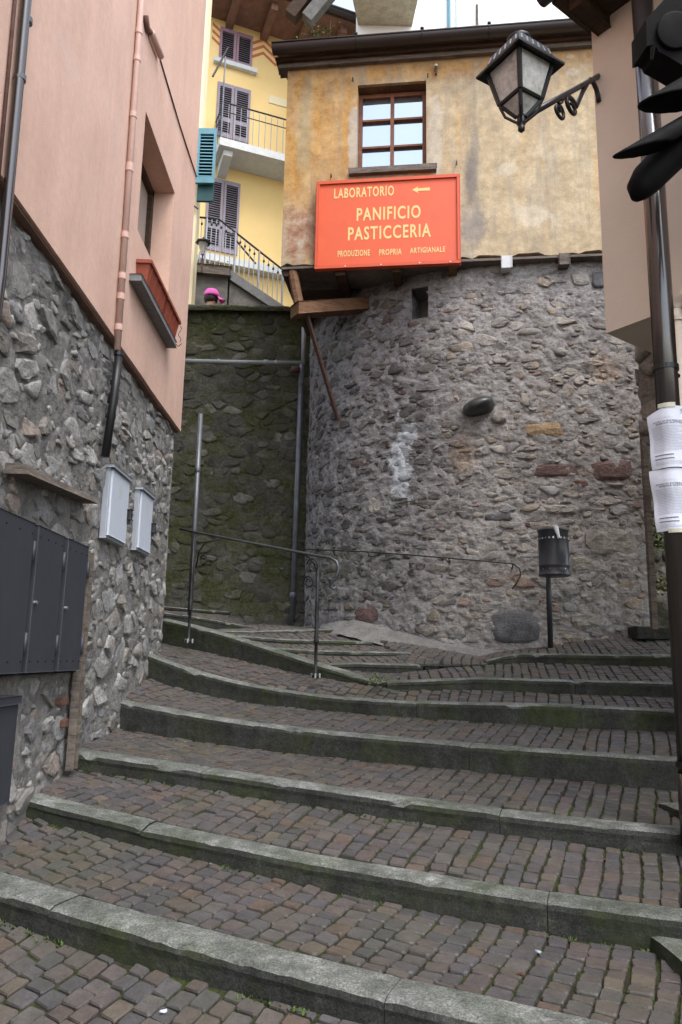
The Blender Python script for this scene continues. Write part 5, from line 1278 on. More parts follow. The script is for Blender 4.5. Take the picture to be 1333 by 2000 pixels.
# small tan pipe right of it
sp = PL_R.w(1322, 640, .06)
tp_ = pipe('vent_pipe', 'thin tan painted pipe at the right edge beside the thick downpipe', 'pipe', [PL_R.pt(sp[0], PL_R.w(1322, 605, .06)[1], .06), PL_R.pt(sp[0], PL_R.w(1330, 900, .06)[1] - 1.0, .06)], .032, 'tan', (.03, .35), (), 14)
pp = PL_R.pt(sp[0], PL_R.w(1322, 605, .06)[1], .06); MB().tube([pp, pp + np.array([0, 0, .03]), pp + PL_R.u * .06 + np.array([0, 0, .06]), pp + PL_R.u * .2 + np.array([0, 0, .06])], .034, 12).obj('elbow', M['tan'], tp_, smooth=True)

# notices wrapped round the pipe
def notice(py0, py1, label, lean, cut):
    z1, z0_ = P(1295, py0, 3.66)[2], P(1295, py1, 3.66)[2]; t = thing('paper_notice', label, 'notice', (pxy[0] - .05, pxy[1] - .06, z0_), 'notices taped to the thick downpipe')
    vdir = EYE[:2] - pxy; base = math.atan2(vdir[1], vdir[0])
    W = .205; rad = pr + .006
    def at(s, f, off=0.0):        # s 0..1 left to right, f 0..1 bottom to top; paper is pressed on at the middle, edges stand off
        d = (s - .5) * W + lean * (f - .5)
        flat = max(0.0, abs(d) - .035)
        ang = base + (-1) * math.copysign(min(abs(d), .035) / rad, -d) * -1
        ang = base + (min(abs(d), .035) / rad) * (1 if d > 0 else -1)
        c, s_ = math.cos(ang), math.sin(ang); p = np.array([pxy[0] + (rad + off) * c, pxy[1] + (rad + off) * s_, z0_ + (z1 - z0_) * f])
        tg = np.array([-s_, c, 0]) * (1 if d > 0 else -1); p = p + tg * flat
        p += np.array([c, s_, 0]) * (.004 * math.sin(9 * f + 3 * s) + .3 * flat * flat)
        return p
    rows = []
    for j in range(17):
        f = j / 16; row = []
        for i in range(15):
            s = i / 14; ff = f
            if cut and f > .88 and s < .45: ff = .88 + (f - .88) * (s / .45)
            row.append(at(s, ff))
        rows.append(row)
    sheet = MB().grid(rows).obj('sheet', M['paper'], t, smooth=True, fixn=False)
    def patch(s0, s1, f0, f1, mat, nm, off=.0022, k=6):
        MB().grid([[at(s0 + (s1 - s0) * i / k, f0 + (f1 - f0) * j, off) for i in range(k + 1)] for j in (0, 1)]).obj(nm, M[mat], sheet, fixn=False)
    def words(txt, s0, s1, f0, f1):
        cu = bpy.data.curves.new('t', 'FONT'); cu.body = txt; cu.size = 1; cu.offset = .02; cu.resolution_u = 2
        o = bpy.data.objects.new('t', cu); COL.objects.link(o); bpy.context.view_layer.update()
        me = bpy.data.meshes.new_from_object(o.evaluated_get(bpy.context.evaluated_depsgraph_get())); COL.objects.unlink(o); bpy.data.objects.remove(o)
        V = np.array([v.co[:] for v in me.vertices]); a, c = V.min(0), V.max(0)
        MB().add([at(s0 + (s1 - s0) * (v[0] - a[0]) / (c[0] - a[0]), f0 + (f1 - f0) * (v[1] - a[1]) / (c[1] - a[1]), .0025) for v in V], [tuple(p.vertices) for p in me.polygons]).obj('heading', M['ink'], sheet, fixn=False); bpy.data.meshes.remove(me)
    words('AVVISO DI INTERRUZIONE', .14, .93, .735, .762); words('ENERGIA ELETTRICA', .22, .88, .700, .727)
    r = random.Random(py0)
    patch(.30, .62, .80, .803, 'ink_pale', 'print_line'); patch(.36, .55, .815, .818, 'ink_pale', 'print_line')
    MB().add([at(.80, .93, .0022), at(.90, .99, .0022), at(.88, .90, .0022), at(.78, .86, .0022), at(.84, .90, .0022)], [(0, 1, 4), (1, 2, 4), (2, 3, 4)]).obj('emblem', M['ink_pale'], sheet, fixn=False)
    for i in range(17):
        f = .66 - i * .024; patch(.10, .10 + r.uniform(.55, .82), f, f + .0055, 'ink_pale', 'print_line')
    for f in (.20, .14): patch(.12, .55, f, f + .016, 'ink', 'print_line')
    for i in range(3): f = .10 - i * .022; patch(.12, .12 + r.uniform(.3, .7), f, f + .005, 'ink_pale', 'print_line')
    patch(.08, .92, .672, .674, 'ink_pale', 'print_line'); 
    patch(.30, .70, -.035 if not cut else .975, .025 if not cut else 1.05, 'tape', 'tape', .004)
    return t
notice(797, 922, 'upper white paper notice taped round the thick downpipe, its top left corner folded', -.012, True)
notice(923, 1046, 'lower white paper notice taped below the other on the thick downpipe', -.022, False)

# lantern on bracket
LP = P(1016, 150, 3.75); lam = thing('wall_lantern', 'black four sided wall lantern with dirty glass on a scrolled bracket', 'lantern', P(1016, 270, 3.75))
cx, cy = LP[0], LP[1]; yaw = math.atan2(-cy, -cx)
zt_, zb_l = P(1016, 132, 3.75)[2], P(1016, 212, 3.75)[2]
zr = P(1016, 62, 3.75)[2]
def sq(r, z, dx=0): return [np.array([cx + r * math.cos(yaw + math.pi / 2 * k), cy + r * math.sin(yaw + math.pi / 2 * k), z]) for k in range(4)]
cz0 = P(1016, 205, 3.75)[2]
apex = P(1018, 232, 3.75)[2]
top_r, bot_r, tip_r = .152, .10, .022
zA, zB = P(1016, 134, 3.75)[2], P(1016, 207, 3.75)[2]; zC = P(1016, 240, 3.75)[2]
T_, B_, I_ = sq(top_r, zA), sq(bot_r, zB), sq(tip_r, zC)
# bars
bars = MB()
for k in range(4):
    j = (k + 1) % 4
    MB().tube([T_[k], B_[k]], .013, 6).obj('corner_bar', M['black_metal'], lam); MB().tube([B_[k], B_[j]], .011, 6).obj('lower_bar', M['black_metal'], lam)
    MB().tube([B_[k], I_[k]], .010, 6).obj('lower_bar', M['black_metal'], lam)
    ins = lambda p, q: p
    MB().quad(T_[k], T_[j], B_[j], B_[k]).obj('glass_pane', M['lamp_glass'], lam, fixn=False)
    MB().quad(B_[k], B_[j], I_[j], I_[k]).obj('glass_pane', M['lamp_glass'], lam, fixn=False)
brim = MB(); o4, i4 = sq(.212, zA - .012), sq(.15, zA + .006)
o5 = sq(.212, zA + .0); r1, r2 = sq(.165, zA + .035), sq(.14, zA + .095); r3 = sq(.045, zA + .155)
for L1, L2 in ((i4, o4), (o4, o5), (o5, r1)):
    for k in range(4): brim.quad(L1[k], L1[(k + 1) % 4], L2[(k + 1) % 4], L2[k])
brim.obj('brim', M['black_metal'], lam)
cp = MB()
for L1, L2 in ((r1, r2), (r2, r3)):
    for k in range(4): cp.quad(L1[k], L1[(k + 1) % 4], L2[(k + 1) % 4], L2[k])
cp.quad(*r3); cp.obj('cap', M['black_metal'], lam)
for k in range(4):
    for q in range(6):
        f0 = (q + .5) / 6; a = r1[k] * (1 - f0) + r1[(k + 1) % 4] * f0; c = r2[k] * (1 - f0) + r2[(k + 1) % 4] * f0
        o_ = (a - np.array([cx, cy, a[2]])) * .01; MB().tube([a * .8 + c * .2 + o_, a * .25 + c * .75 + o_], .004, 4).obj('vent_slot_light', M['box_edge'], lam)  # grey rods painted in for the light showing in the cap's slots
MB().lathe((cx, cy, zA + .15), [(.055, 0), (.06, .02), (.04, .035), (.01, .04)], 12).obj('finial', M['black_metal'], lam, smooth=True)
MB().lathe((cx, cy, P(1016, 274, 3.75)[2]), [(.005, 0), (.017, .012), (.017, .03), (.010, .036), (.020, .042), (.022, .055), (.020, .07), (.020, zC - P(1016, 274, 3.75)[2] + .01)], 12).obj('stem', M['black_metal'], lam, smooth=True)
for k in range(4):
    m_ = (B_[k] + np.array([cx, cy, zC - .02])) / 2 ; MB().tube([B_[k] + np.array([0, 0, -.01]), m_ + (B_[k] - np.array([cx, cy, B_[k][2]])) * .25 + np.array([0, 0, -.02]), np.array([cx, cy, zC - .045])], .007, 6).obj('hook_bar', M['black_metal'], lam)
wallp = PL_R.hit(1160, 150, .0); wallp = PL_R.pt(.03, PL_R.w(1160, 155)[1], 0.0)
st_ = np.array([cx, cy, P(1022, 245, 3.75)[2]])
MB().tube([st_, st_ * .5 + wallp * .5, wallp + (wallp - st_) * .05], .016, 8).obj('bracket_arm', M['black_metal'], lam, smooth=True)
dv = (wallp - st_); along = dv / np.linalg.norm(dv); hz = np.array([along[0], along[1], 0]); hz /= np.linalg.norm(hz)
lowp = PL_R.pt(.03, PL_R.w(1160, 208)[1], 0.01)
Hh = float(np.hypot(dv[0], dv[1])); zarm = lambda f: dv[2] * f
L2 = lambda x, z: st_ + hz * x + np.array([0, 0, z])
def spiral(cx_, cz_, r, a0, turn, n=26, shrink=.72):
    return [(cx_ + 1.5 * r * (1 - shrink * i / n) * math.cos(a0 + turn * i / n), cz_ + r * (1 - shrink * i / n) * math.sin(a0 + turn * i / n)) for i in range(n + 1)]
lx, lz = float((lowp - st_) @ hz), float(lowp[2] - st_[2])
x0, z0_ = .60 * Hh, zarm(.60) - .10
sp_ = spiral(x0, z0_, .055, math.pi * .25, math.pi * 2.6)
path = [(lx, lz), (lx - .005, lz + .035), (lx - .03, lz + .07), (lx - .07, lz + .085), (lx - .12, lz + .075)] + [((lx - .12) * .5 + sp_[0][0] * .5, (lz + .075) * .5 + sp_[0][1] * .5 + .012)] + sp_
MB().tube([L2(*q) for q in path], [.014] * 6 + [.013 - .005 * i / len(sp_) for i in range(len(sp_))], 6).obj('bracket_scroll', M['black_metal'], lam, smooth=True)
sp_ = spiral(.43 * Hh, zarm(.43) - .075, .045, math.pi * .5, -math.pi * 2.4)
MB().tube([L2(.50 * Hh, zarm(.50) - .012), L2(.47 * Hh, zarm(.46) - .024)] + [L2(*q) for q in sp_], .010, 6).obj('bracket_scroll', M['black_metal'], lam, smooth=True)

# hooded signal light cut by the right edge
sg = thing('signal_light', 'black signal light with overhanging hoods cut by the upper right edge', 'signal light', P(1420, 200, 3.2))
DS = 3.2
def hood(p0, p1, r, label=None, cut=0.0):
    ax = p1 - p0; L = np.linalg.norm(ax); ax = ax / L; side = np.cross(ax, [0, 0, 1.0]); side /= np.linalg.norm(side); up = np.cross(side, ax)
    rows = []; rowsi = []
    for i in range(13):
        f = i / 12; row = []; rowi = []
        for j in range(21):
            a = math.radians(-45 + 270 * j / 20); under = (1 - math.sin(a)) / 2
            ll = L * f * (1 - cut * under * .9)
            if i == 12: ll -= .012 * (j % 2) * under
            row.append(p0 + ax * ll + (side * math.cos(a) + up * math.sin(a)) * r); rowi.append(p0 + ax * ll + (side * math.cos(a) + up * math.sin(a)) * (r - .004))
        rows.append(row); rowsi.append(rowi)
    b = MB().grid(rows); b.grid(rowsi); k = 21; n1 = 13 * k
    for j in range(k - 1): b.f.append((12 * k + j, 12 * k + j + 1, n1 + 12 * k + j + 1, n1 + 12 * k + j))
    return b.obj('hood', M['black_hood'], sg, smooth=True, fixn=False)
h1 = P(1400, 25, DS)
hb = MB()
poly = [P(1300, -4, DS), P(1262, 38, DS), P(1264, 90, DS), P(1275, 87, DS), P(1283, 92, DS), P(1287, 101, DS), P(1305, 110, DS), P(1333, 127, DS), P(1460, 160, DS), P(1460, -80, DS), P(1360, -60, DS)]
hb.prism(poly, _F * .16); hb.obj('housing', M['black_hood'], sg)
MB().tube([P(1276, 92, DS - .02), P(1273, 117, DS - .02)], [.011, .006], 6).obj('lug', M['black_hood'], sg)
MB().lathe(P(1318, 62, DS) - _F * .01, [(.078, 0), (.08, .002), (.072, .004), (.01, .005)], 20, tuple(-_F)).obj('round_cover', M['black_hood'], sg, smooth=True)
hood(P(1400, 150, DS), P(1268, 230, DS - .1), .072, cut=.85)
hood(P(1420, 200, DS), P(1210, 322, DS - .15), .045, cut=.5)
MB().tube([P(1420, 200, DS + .10), P(1333, 281, DS + .06), P(1264, 350, DS + .02), P(1249, 371, DS), P(1241, 390, DS)], [.074, .074, .068, .054, .018], 18).obj('lamp_tube', M['black_hood'], sg, smooth=True)
MB().box(P(1440, 130, DS + .1), (.12, 0, 0), (0, .12, 0), (0, 0, .9)).obj('mast_clamp', M['black_hood'], sg)
MB().tube([P(1440, 120, DS + .1), PL_R.hit(1460, 60, -.05)], .03, 8).obj('wall_arm', M['black_hood'], sg)

# gap at right between tower and corner house: iron post, little steps, greenery
gp0, gp1 = P(1256, 830, 7.2), P(1254, 1168, 7.2)
tag(MB().box(np.array([gp0[0], gp0[1], (gp0[2] + gp1[2]) / 2 - .15]), (.05, 0, 0), (0, .06, 0), (0, 0, gp0[2] - gp1[2] + .3)).obj('gate_post', M['wood_grey']), 'dark upright post in the gap at the right end of the tower wall', 'post')
t = thing('garden_steps', 'two small mossy stone steps in the gap right of the tower', 'steps', P(1275, 1240, 7.3))
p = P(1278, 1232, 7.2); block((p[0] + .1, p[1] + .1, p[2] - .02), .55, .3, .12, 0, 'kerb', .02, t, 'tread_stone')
p = P(1285, 1205, 7.55); block((p[0] + .1, p[1] + .1, p[2] + .0), .55, .3, .30, 0, 'stone_moss', .03, t, 'riser_stone')
PLG = Plane((2.4, 9.4), (1, 0), (0, -1))
def S_gap(u, z): return PLG.pt(u, z, .03 * mn.noise(Vector((u, 3, z)))), PLG.n, PLG.u
gw = thing('garden_wall', 'dim stone wall at the back of the gap right of the tower', 'wall', PLG.pt(.8, 1.5))
mortar_sheet(S_gap, 0, 3.0, 0.8, 8.0, .08, .02, gw, M['mortar_moss'])
lay_stones(S_gap, voronoi_cells(.3, 1.8, 1.2, 3.6, .25, .16, .1, 50), gw, M['stone_moss'], .014, (.03, .06), 60, 13, None, keep=.9)

# =================================================================== FAR BUILDINGS
far = thing('yellow_house', 'tall yellow house with lilac shutters and a balcony up the hill', 'house', PL_H.pt(1, 5.5))
aE = PL_H.w(403, 200)[0]
zE = PL_H.w(420, 34)[1]
hz0 = 5.0
MB().pbox(PL_H, aE, aE + 9, hz0, zE + .6, -6, 0).obj('wall', M['yellow'], far)
def leaf_shutter(a0, a1, z0, z1, par, frame='lilac', slat='slat', panels=1, pl=PL_H, o=.03):
    w = min(.07, .14 * (a1 - a0))
    f = MB(); f.pbox(pl, a0, a0 + w, z0, z1, .005, o + .02); f.pbox(pl, a1 - w, a1, z0, z1, .005, o + .02)
    zs = [z0] + ([z0 + (z1 - z0) * .32] if panels == 2 else []) + [z1]
    for k, z in enumerate(zs):
        q0, q1 = (z, z + .1) if k == 0 else ((z - .1, z) if k == len(zs) - 1 else (z - .05, z + .05)); f.pbox(pl, a0 + w, a1 - w, q0, q1, .005, o + .02)
    so = f.obj('shutter', M[frame], par)
    zz = [z0 + .1] + ([zs[1] - .05, zs[1] + .05] if panels == 2 else []) + [z1 - .1]
    lv = MB()
    for k in range(0, len(zz), 2):
        n = max(3, int((zz[k + 1] - zz[k]) / .055))
        for i in range(n):
            z = zz[k] + (zz[k + 1] - zz[k]) * (i + .5) / n; g = pl.pt; h = .036
            lv.hexa([g(a0 + w, z - h / 2, o + .012), g(a1 - w, z - h / 2, o + .012), g(a1 - w, z - h / 2, o + .004), g(a0 + w, z - h / 2, o + .004), g(a0 + w, z + h / 2, o - .012), g(a1 - w, z + h / 2, o - .012), g(a1 - w, z + h / 2, o - .02), g(a0 + w, z + h / 2, o - .02)])
    lv.obj('louvres', M[slat], so, kind='stuff')
    MB().pbox(pl, a0 + w, a1 - w, z0 + .1, z1 - .1, .002, .006).obj('backing', M['dark_gap'], so)
    return so
def pair(tl, br, frame, panels):
    a0, z1 = PL_H.w(*tl); a1, z0 = PL_H.w(*br); m_ = (a0 + a1) / 2
    leaf_shutter(a0, m_ - .01, z0, z1, far, frame, 'slat', panels); leaf_shutter(m_ + .01, a1, z0, z1, far, frame, 'slat', panels)
    return a0, a1, z0, z1
U1 = pair((431, 54), (491, 137), 'lilac_dark', 1)
U2 = pair((426, 161), (485, 282), 'lilac', 2)
U3 = pair((406, 346), (463, 500), 'lilac', 2)
MB().pbox(PL_H, U1[0] - .12, U1[1] + .12, U1[2] - .12, U1[2] - .01, .0, .12).obj('window_sill', M['white_stone'], far)
MB().pbox(PL_H, PL_H.w(553, 195)[0] - .35, PL_H.w(553, 195)[0] + .3, PL_H.w(540, 205)[1], PL_H.w(540, 190)[1], .002, .02).obj('plaque', M['pale_yellow'], far)
# painted chevrons
fz = MB(); zA_, zB_ = PL_H.w(440, 100)[1], PL_H.w(440, 55)[1]; per = .62
for k in range(-1, 9):
    for s in range(3):
        x0 = aE + .05 + k * per + s * .0; off_ = (zB_ - zA_) * (.30 * s)
        zlo, zhi = zA_ + off_, zA_ + off_ + (zB_ - zA_) * .36
        for (xa, za, xb, zb2) in ((x0, zhi, x0 + per / 2, zlo), (x0 + per / 2, zlo, x0 + per, zhi)):
            mx = (xa + xb) / 2
            if xa < aE or (U1[0] - .02 < mx < U1[1] + .02): continue
            th = .085; fz.quad(PL_H.pt(xa, za, .003), PL_H.pt(xb, zb2, .003), PL_H.pt(xb, zb2 + th, .003), PL_H.pt(xa, za + th, .003))
fz.obj('painted_frieze', M['frieze'], far, fixn=False)
# eave
ov = 1.1
sf = MB(); sf.pbox(PL_H, aE - .3, aE + 9, zE - .02, zE + .04, -.1, ov); sf.obj('soffit', M['wood_soffit'], far)
for k in range(9):
    a = aE + .35 + k * .85; MB().pbbox(PL_H, a, a + .16, zE - .20, zE - .022, .003, ov - .15, .01).obj('rafter', M['wood_soffit'], far)
rows = []
for k in range(9):
    an = math.pi * k / 8; rows.append([PL_H.pt(a, zE + .10 - .10 * math.sin(an), ov + .08 + .10 * math.cos(an)) for a in np.linspace(aE - .3, aE + 9, 8)])
gb = MB().grid(rows); gb.tube([PL_H.pt(aE - .3, zE + .10, ov + .18), PL_H.pt(aE + 9, zE + .10, ov + .18)], .03, 6); gb.add([r_0[0] for r_0 in rows], [tuple(range(9))]); gb.obj('gutter', M['gutter'], far, smooth=True, fixn=False)
MB().hexa([PL_H.pt(aE - .3, zE + .05, ov), PL_H.pt(aE + 9, zE + .05, ov), PL_H.pt(aE + 9, zE + 2.2, -5), PL_H.pt(aE - .3, zE + 2.2, -5), PL_H.pt(aE - .3, zE + .13, ov), PL_H.pt(aE + 9, zE + .13, ov), PL_H.pt(aE + 9, zE + 2.3, -5), PL_H.pt(aE - .3, zE + 2.3, -5)]).obj('roof', M['tile'], far)
# balcony
bo = .75
bA, bZ = PL_H.w(430, 272, bo); 
bal = MB().pbox(PL_H, bA, bA + 6, bZ - .12, bZ + .06, 0.003, bo).obj('balcony', M['white_stone'], far)
for a in (bA + .12, bA + 2.15, bA + 4.2): MB().prism([PL_H.pt(a, bZ - .122, .004), PL_H.pt(a, bZ - .122, bo - .12), PL_H.pt(a, bZ - .26, bo - .12), PL_H.pt(a, bZ - .42, .004)], PL_H.u * .2).obj('corbel', M['white_stone'], bal)
rh = .95
rl = MB()
for zz_, r in ((rh, .018), (rh - .22, .011)):
    MB().tube([PL_H.pt(bA + .03, bZ + zz_, .01), PL_H.pt(bA + .03, bZ + zz_, bo - .03), PL_H.pt(bA + 6, bZ + zz_, bo - .03)], r, 6).obj('rail', M['iron'], bal)
for k in range(34):
    a = bA + .03 + k * .14; MB().tube([PL_H.pt(a, bZ + .06, bo - .03), PL_H.pt(a, bZ + rh, bo - .03)], .0085, 5).obj('baluster', M['rail_pale'], bal)
for k in range(3): MB().tube([PL_H.pt(bA + .03, bZ + .06, .12 + k * .22), PL_H.pt(bA + .03, bZ + rh, .12 + k * .22)], .011, 5).obj('baluster', M['iron'], bal)
pts = [PL_H.pt(bA + 2.0 + .06 * i, bZ + rh - .11 + .05 * math.sin(i * 1.7), bo - .03) for i in range(14)]; MB().tube(pts, .012, 5).obj('scroll', M['rust'], bal)
MB().tube([PL_H.pt(bA + .03, bZ + .06, bo - .03), PL_H.pt(bA + .03, bZ + 2.1, bo - .03)], .018, 6).obj('pole', M['pole_grey'], bal)
MB().tube([PL_H.pt(bA + .08, bZ + 2.35, bo - .03), PL_H.pt(bA - .25, bZ + 1.4, bo + .1)], .022, 6).obj('pole', M['iron'], bal)
# white ledge at the floor line of the lowest door
lA, lZ = PL_H.w(400, 492, .25)
MB().pbox(PL_H, aE + .003, aE + 9, lZ - .16, lZ, .003, .25).obj('ledge', M['white_stone'], far)

# pale house behind the pink one with its green shutter
ph = thing('pale_house', 'sliver of a pale cream house between pink house and yellow house', 'house', (-3, 12, 5))
pe = P(400, 150, 12.4); PLP = Plane((pe[0], pe[1]), (-1, 0.0), (0, -1))
MB().pbox(PLP, 0.0, 4.0, 5.0, 15.5, -.25, 0.0).obj('wall', M['pale_yellow'], ph)
sA0 = PLP.w(423, 300, .1)[0]; sA1 = PLP.w(387, 300, .1)[0]
sz1, sz0 = PLP.w(405, 256, .1)[1], PLP.w(405, 362, .1)[1]
sz2 = PLP.w(405, 395, .05)[1]
PLS = Plane((pe[0], pe[1] - .12), (-1, .0), (0, -1))
leaf_shutter(sA0, sA1, sz0, sz1, ph, 'teal', 'teal', 1, PLS, .03)
PLS2 = Plane((pe[0] - .03, pe[1] - .04), (-1, .0), (0, -1))
MB().pbox(PLS2, sA0 - .01, sA1 - .05, sz2, sz1 - .2, .0, .05).obj('shutter', M['teal_dark'], ph)
MB().tube([PLP.pt(.10, PLP.w(392, 400)[1], .05), PLP.pt(-.03, PLP.w(392, 412)[1], .05)], .012, 6).obj('bracket', M['iron'], ph)
# small far lantern by the stair landing
LF = P(397, 482, 11.6); fl = thing('small_lantern', 'small far lantern beside the upper stair landing', 'lantern', LF)
for nm, prof, mt in (('stem', [(.012, -.42), (.012, -.13)], 'rust'), ('glass', [(.03, -.13), (.075, .06)], 'lamp_glass'), ('cap', [(.12, .06), (.12, .075), (.03, .12), (.012, .16)], 'black_metal')): MB().lathe(LF, prof, 6).obj(nm, M[mt], fl)

# upper staircase
sc = thing('stone_staircase', 'weathered stone staircase with pale iron railing below the yellow house', 'staircase', P(470, 590, 12.0))
YS = 12.0; PLC = Plane((-3.0, YS), (1, 0.18), (0.18, -1))
s0 = PLC.w(378, 520); s1_ = PLC.w(445, 520); s2_ = PLC.w(556, 597)
zl = PLC.w(410, 519)[1]; zlb = PLC.w(410, 537)[1]
g = PLC.pt
MB().prism([g(s0[0] - .5, 5, -.6), g(s1_[0] + .02, 5, -.6), g(s1_[0] + .02, zlb, -.6), g(s0[0] - .5, zlb, -.6)], PLC.n * .55).obj('landing_wall', M['concrete_dark'], sc)
MB().pbbox(PLC, s0[0] - .5, s1_[0] + .05, zlb + .002, zl, -1.2, .04, .02).obj('landing_slab', M['wood_grey'], sc)
zq = PLC.w(445, 528)[1]; 
slo = [g(s1_[0] + .05, zl - .02, -.02), g(s2_[0] + .5, s2_[1] - (zl - s2_[1]) / (s2_[0] - s1_[0]) * .5, -.02)]
dz_ = (slo[1][2] - slo[0][2])
MB().prism([g(s1_[0] + .05, 5, -.08), g(s2_[0] + .5, 5, -.08), g(s2_[0] + .5, slo[1][2] - .15, -.08), g(s1_[0] + .05, zl - .22, -.08)], PLC.n * -.9).obj('flank_wall', M['concrete_dark'], sc)
MB().prism([slo[0] + np.array([0, 0, -.18]), slo[1] + np.array([0, 0, -.18]), slo[1], slo[0]], PLC.n * -.35).obj('stringer', M['grey_stone'], sc)
ra0, ra1, ra2 = PLC.w(376, 423, -.1), PLC.w(428, 428, -.1), PLC.w(553, 527, -.1)
MB().tube([PLC.pt(ra0[0] - .4, ra0[1], -.1), PLC.pt(*ra0, -.1), PLC.pt(*ra1, -.1), PLC.pt(*ra2, -.1), PLC.pt(ra2[0] + .05, ra2[1] - .2, -.1)], .018, 6).obj('rail', M['iron'], sc)
n = 20
for k in range(n):
    a = ra0[0] + (ra2[0] - ra0[0]) * k / (n - 1)
    zt2 = np.interp(a, [ra0[0], ra1[0], ra2[0]], [ra0[1], ra1[1], ra2[1]]); zb2 = np.interp(a, [s1_[0] + .05, s2_[0]], [zl - .04, s2_[1] - .03]) if a > s1_[0] + .05 else zl - .01
    big = k in (0, 3, 9, 14, 19); MB().tube([PLC.pt(a, zt2, -.1), PLC.pt(a, zb2, -.1)], .020 if big else .009, 6).obj('baluster', M['rail_pale'], sc)
    if not big: MB().lathe(PLC.pt(a, zt2 - .12, -.1), [(.009, -.03), (.02, -.01), (.02, .01), (.009, .03)], 6).obj('knob', M['iron'], sc)
    if big and k == 14: pass
rb0, rb1 = PLC.w(462, 470, -.9), PLC.w(500, 515, -.9)
MB().tube([PLC.pt(*rb0, -.9), PLC.pt(*rb1, -.9)], .018, 6).obj('back_rail', M['iron'], sc)

# white house above the tower roof
PLW = Plane((-0.2, 13.5), (1, 0.0), (0, -1))
wh = thing('white_house', 'bright white house with a stained balcony slab above the tower roof', 'house', PLW.pt(2, 8))
wA = PLW.w(640, 40)[0]
MB().pbox(PLW, wA + .6, wA + 7, 5, 19, -5, 0).obj('wall', M['white_wall'], wh)
k0, k1 = PLW.w(690, 50)[0], PLW.w(800, 40)[0]
bz = PLW.w(740, 42)[1]
MB().prism([PLW.pt(PLW.w(700, 48)[0], bz - .1, 0.003), PLW.pt(PLW.w(805, 30)[0], bz - .1, 0.003), PLW.pt(PLW.w(822, 5, 1.2)[0] + .05, bz - .1, 1.15), PLW.pt(PLW.w(678, 5, 1.2)[0], bz - .1, 1.15)], (0, 0, .22)).obj('balcony_slab', M['slab'], wh)
a = PLW.w(876, 20)[0]; MB().tube([PLW.pt(a, 8, .08), PLW.pt(a, 19, .08)], .035, 8).obj('green_pipe', M['teal'], wh)
MB().tube([PLW.pt(a + .16, 8, .06), PLW.pt(a + .16, 19, .06)], .02, 8).obj('cable', M['box_white'], wh)
a = PLW.w(930, 20)[0]; MB().tube([PLW.pt(a, PLW.w(930, 42)[1] - .6, .1), PLW.pt(a, PLW.w(930, 18)[1], .1)], .03, 6).obj('finial', M['wood_grey'], wh)
rb = thing('roof_brackets', 'dark timber eave braces above the yellow house roof', 'timbers', P(600, 20, 15.5))
for (x0, y0, x1, y1, mt) in ((625, -40, 568, 34, 'wood_dark'), (650, -20, 600, 40, 'concrete_dark')):
    a_, c_ = P(x0, y0, 17.0), P(x1, y1, 17.0); d = c_ - a_; n_ = np.cross(d / np.linalg.norm(d), _F); MB().box((a_ + c_) / 2, d, n_ * .26, _F * .3).obj('brace', M[mt], rb)

# person with pink cap on the upper lane
HP = P(410, 586, 10.9); feet = LZ + .02
ppl = thing('person', 'person in a bright pink cap walking behind the mossy wall, only the head showing', 'person', (HP[0], HP[1], HP[2] - 1.6))
def skin_body(joints, edges, name, mat, par):
    me = bpy.data.meshes.new(name); me.from_pydata([j[0] for j in joints], edges, []); o = bpy.data.objects.new(name, me); COL.objects.link(o)
    md = o.modifiers.new('s', 'SKIN'); sv = me.skin_vertices[0].data
    for v, j in zip(sv, joints): v.radius = (j[1], j[1] * (j[2] if len(j) > 2 else 1))
    sv[0].use_root = True; sb = o.modifiers.new('b', 'SUBSURF'); sb.levels = 1; sb.render_levels = 1
    me.materials.append(M[mat]); bpy.context.view_layer.update()
    m2 = bpy.data.meshes.new_from_object(o.evaluated_get(bpy.context.evaluated_depsgraph_get())); o.modifiers.clear(); o.data = m2
    m2.polygons.foreach_set('use_smooth', [True] * len(m2.polygons)); attach(o, par); return o
x, y, z = HP[0], HP[1], HP[2] + .02
J = [((x, y, z - .72), .13), ((x, y, z - .45), .14), ((x + .01, y, z - .25), .12), ((x + .01, y, z - .16), .055), ((x + .03, y, z - .04), .085), ((x + .03, y, z + .03), .08),
     ((x, y - .18, z - .28), .06), ((x + .03, y - .22, z - .55), .045), ((x + .16, y - .2, z - .75), .035), ((x, y + .18, z - .28), .06), ((x - .03, y + .22, z - .55), .045), ((x + .06, y + .22, z - .78), .035),
     ((x + .1, y - .09, z - 1.1), .07), ((x + .05, y - .09, z - 1.5), .045), ((x + .17, y - .09, z - 1.54), .04), ((x - .1, y + .09, z - 1.1), .07), ((x - .22, y + .09, z - 1.46), .045), ((x - .12, y + .09, z - 1.53), .04)]
Ed = [(0, 1), (1, 2), (2, 3), (3, 4), (4, 5), (2, 6), (6, 7), (7, 8), (2, 9), (9, 10), (10, 11), (0, 12), (12, 13), (13, 14), (0, 15), (15, 16), (16, 17)]
skin_body(J, Ed, 'body', 'skin', ppl)
cj = [(J[i][0], J[i][1] + .012) for i in (0, 1, 2, 6, 7, 8, 9, 10, 11)]; skin_body(cj, [(0, 1), (1, 2), (2, 3), (3, 4), (4, 5), (2, 6), (6, 7), (7, 8)], 'jacket', 'jacket', ppl)
hc = np.array([x + .03, y, z + .0])
MB().lathe(hc + np.array([-.015, 0, -.07]), [(.07, 0), (.098, .03), (.10, .08), (.09, .11)], 14).obj('hair', M['hair'], ppl, smooth=True)
MB().lathe(hc + np.array([-.005, 0, .025]), [(.112, 0), (.112, .02), (.105, .06), (.08, .10), (.04, .118), (.006, .122)], 16).obj('cap', M['cap_pink'], ppl, smooth=True)
vis = MB(); rows = []
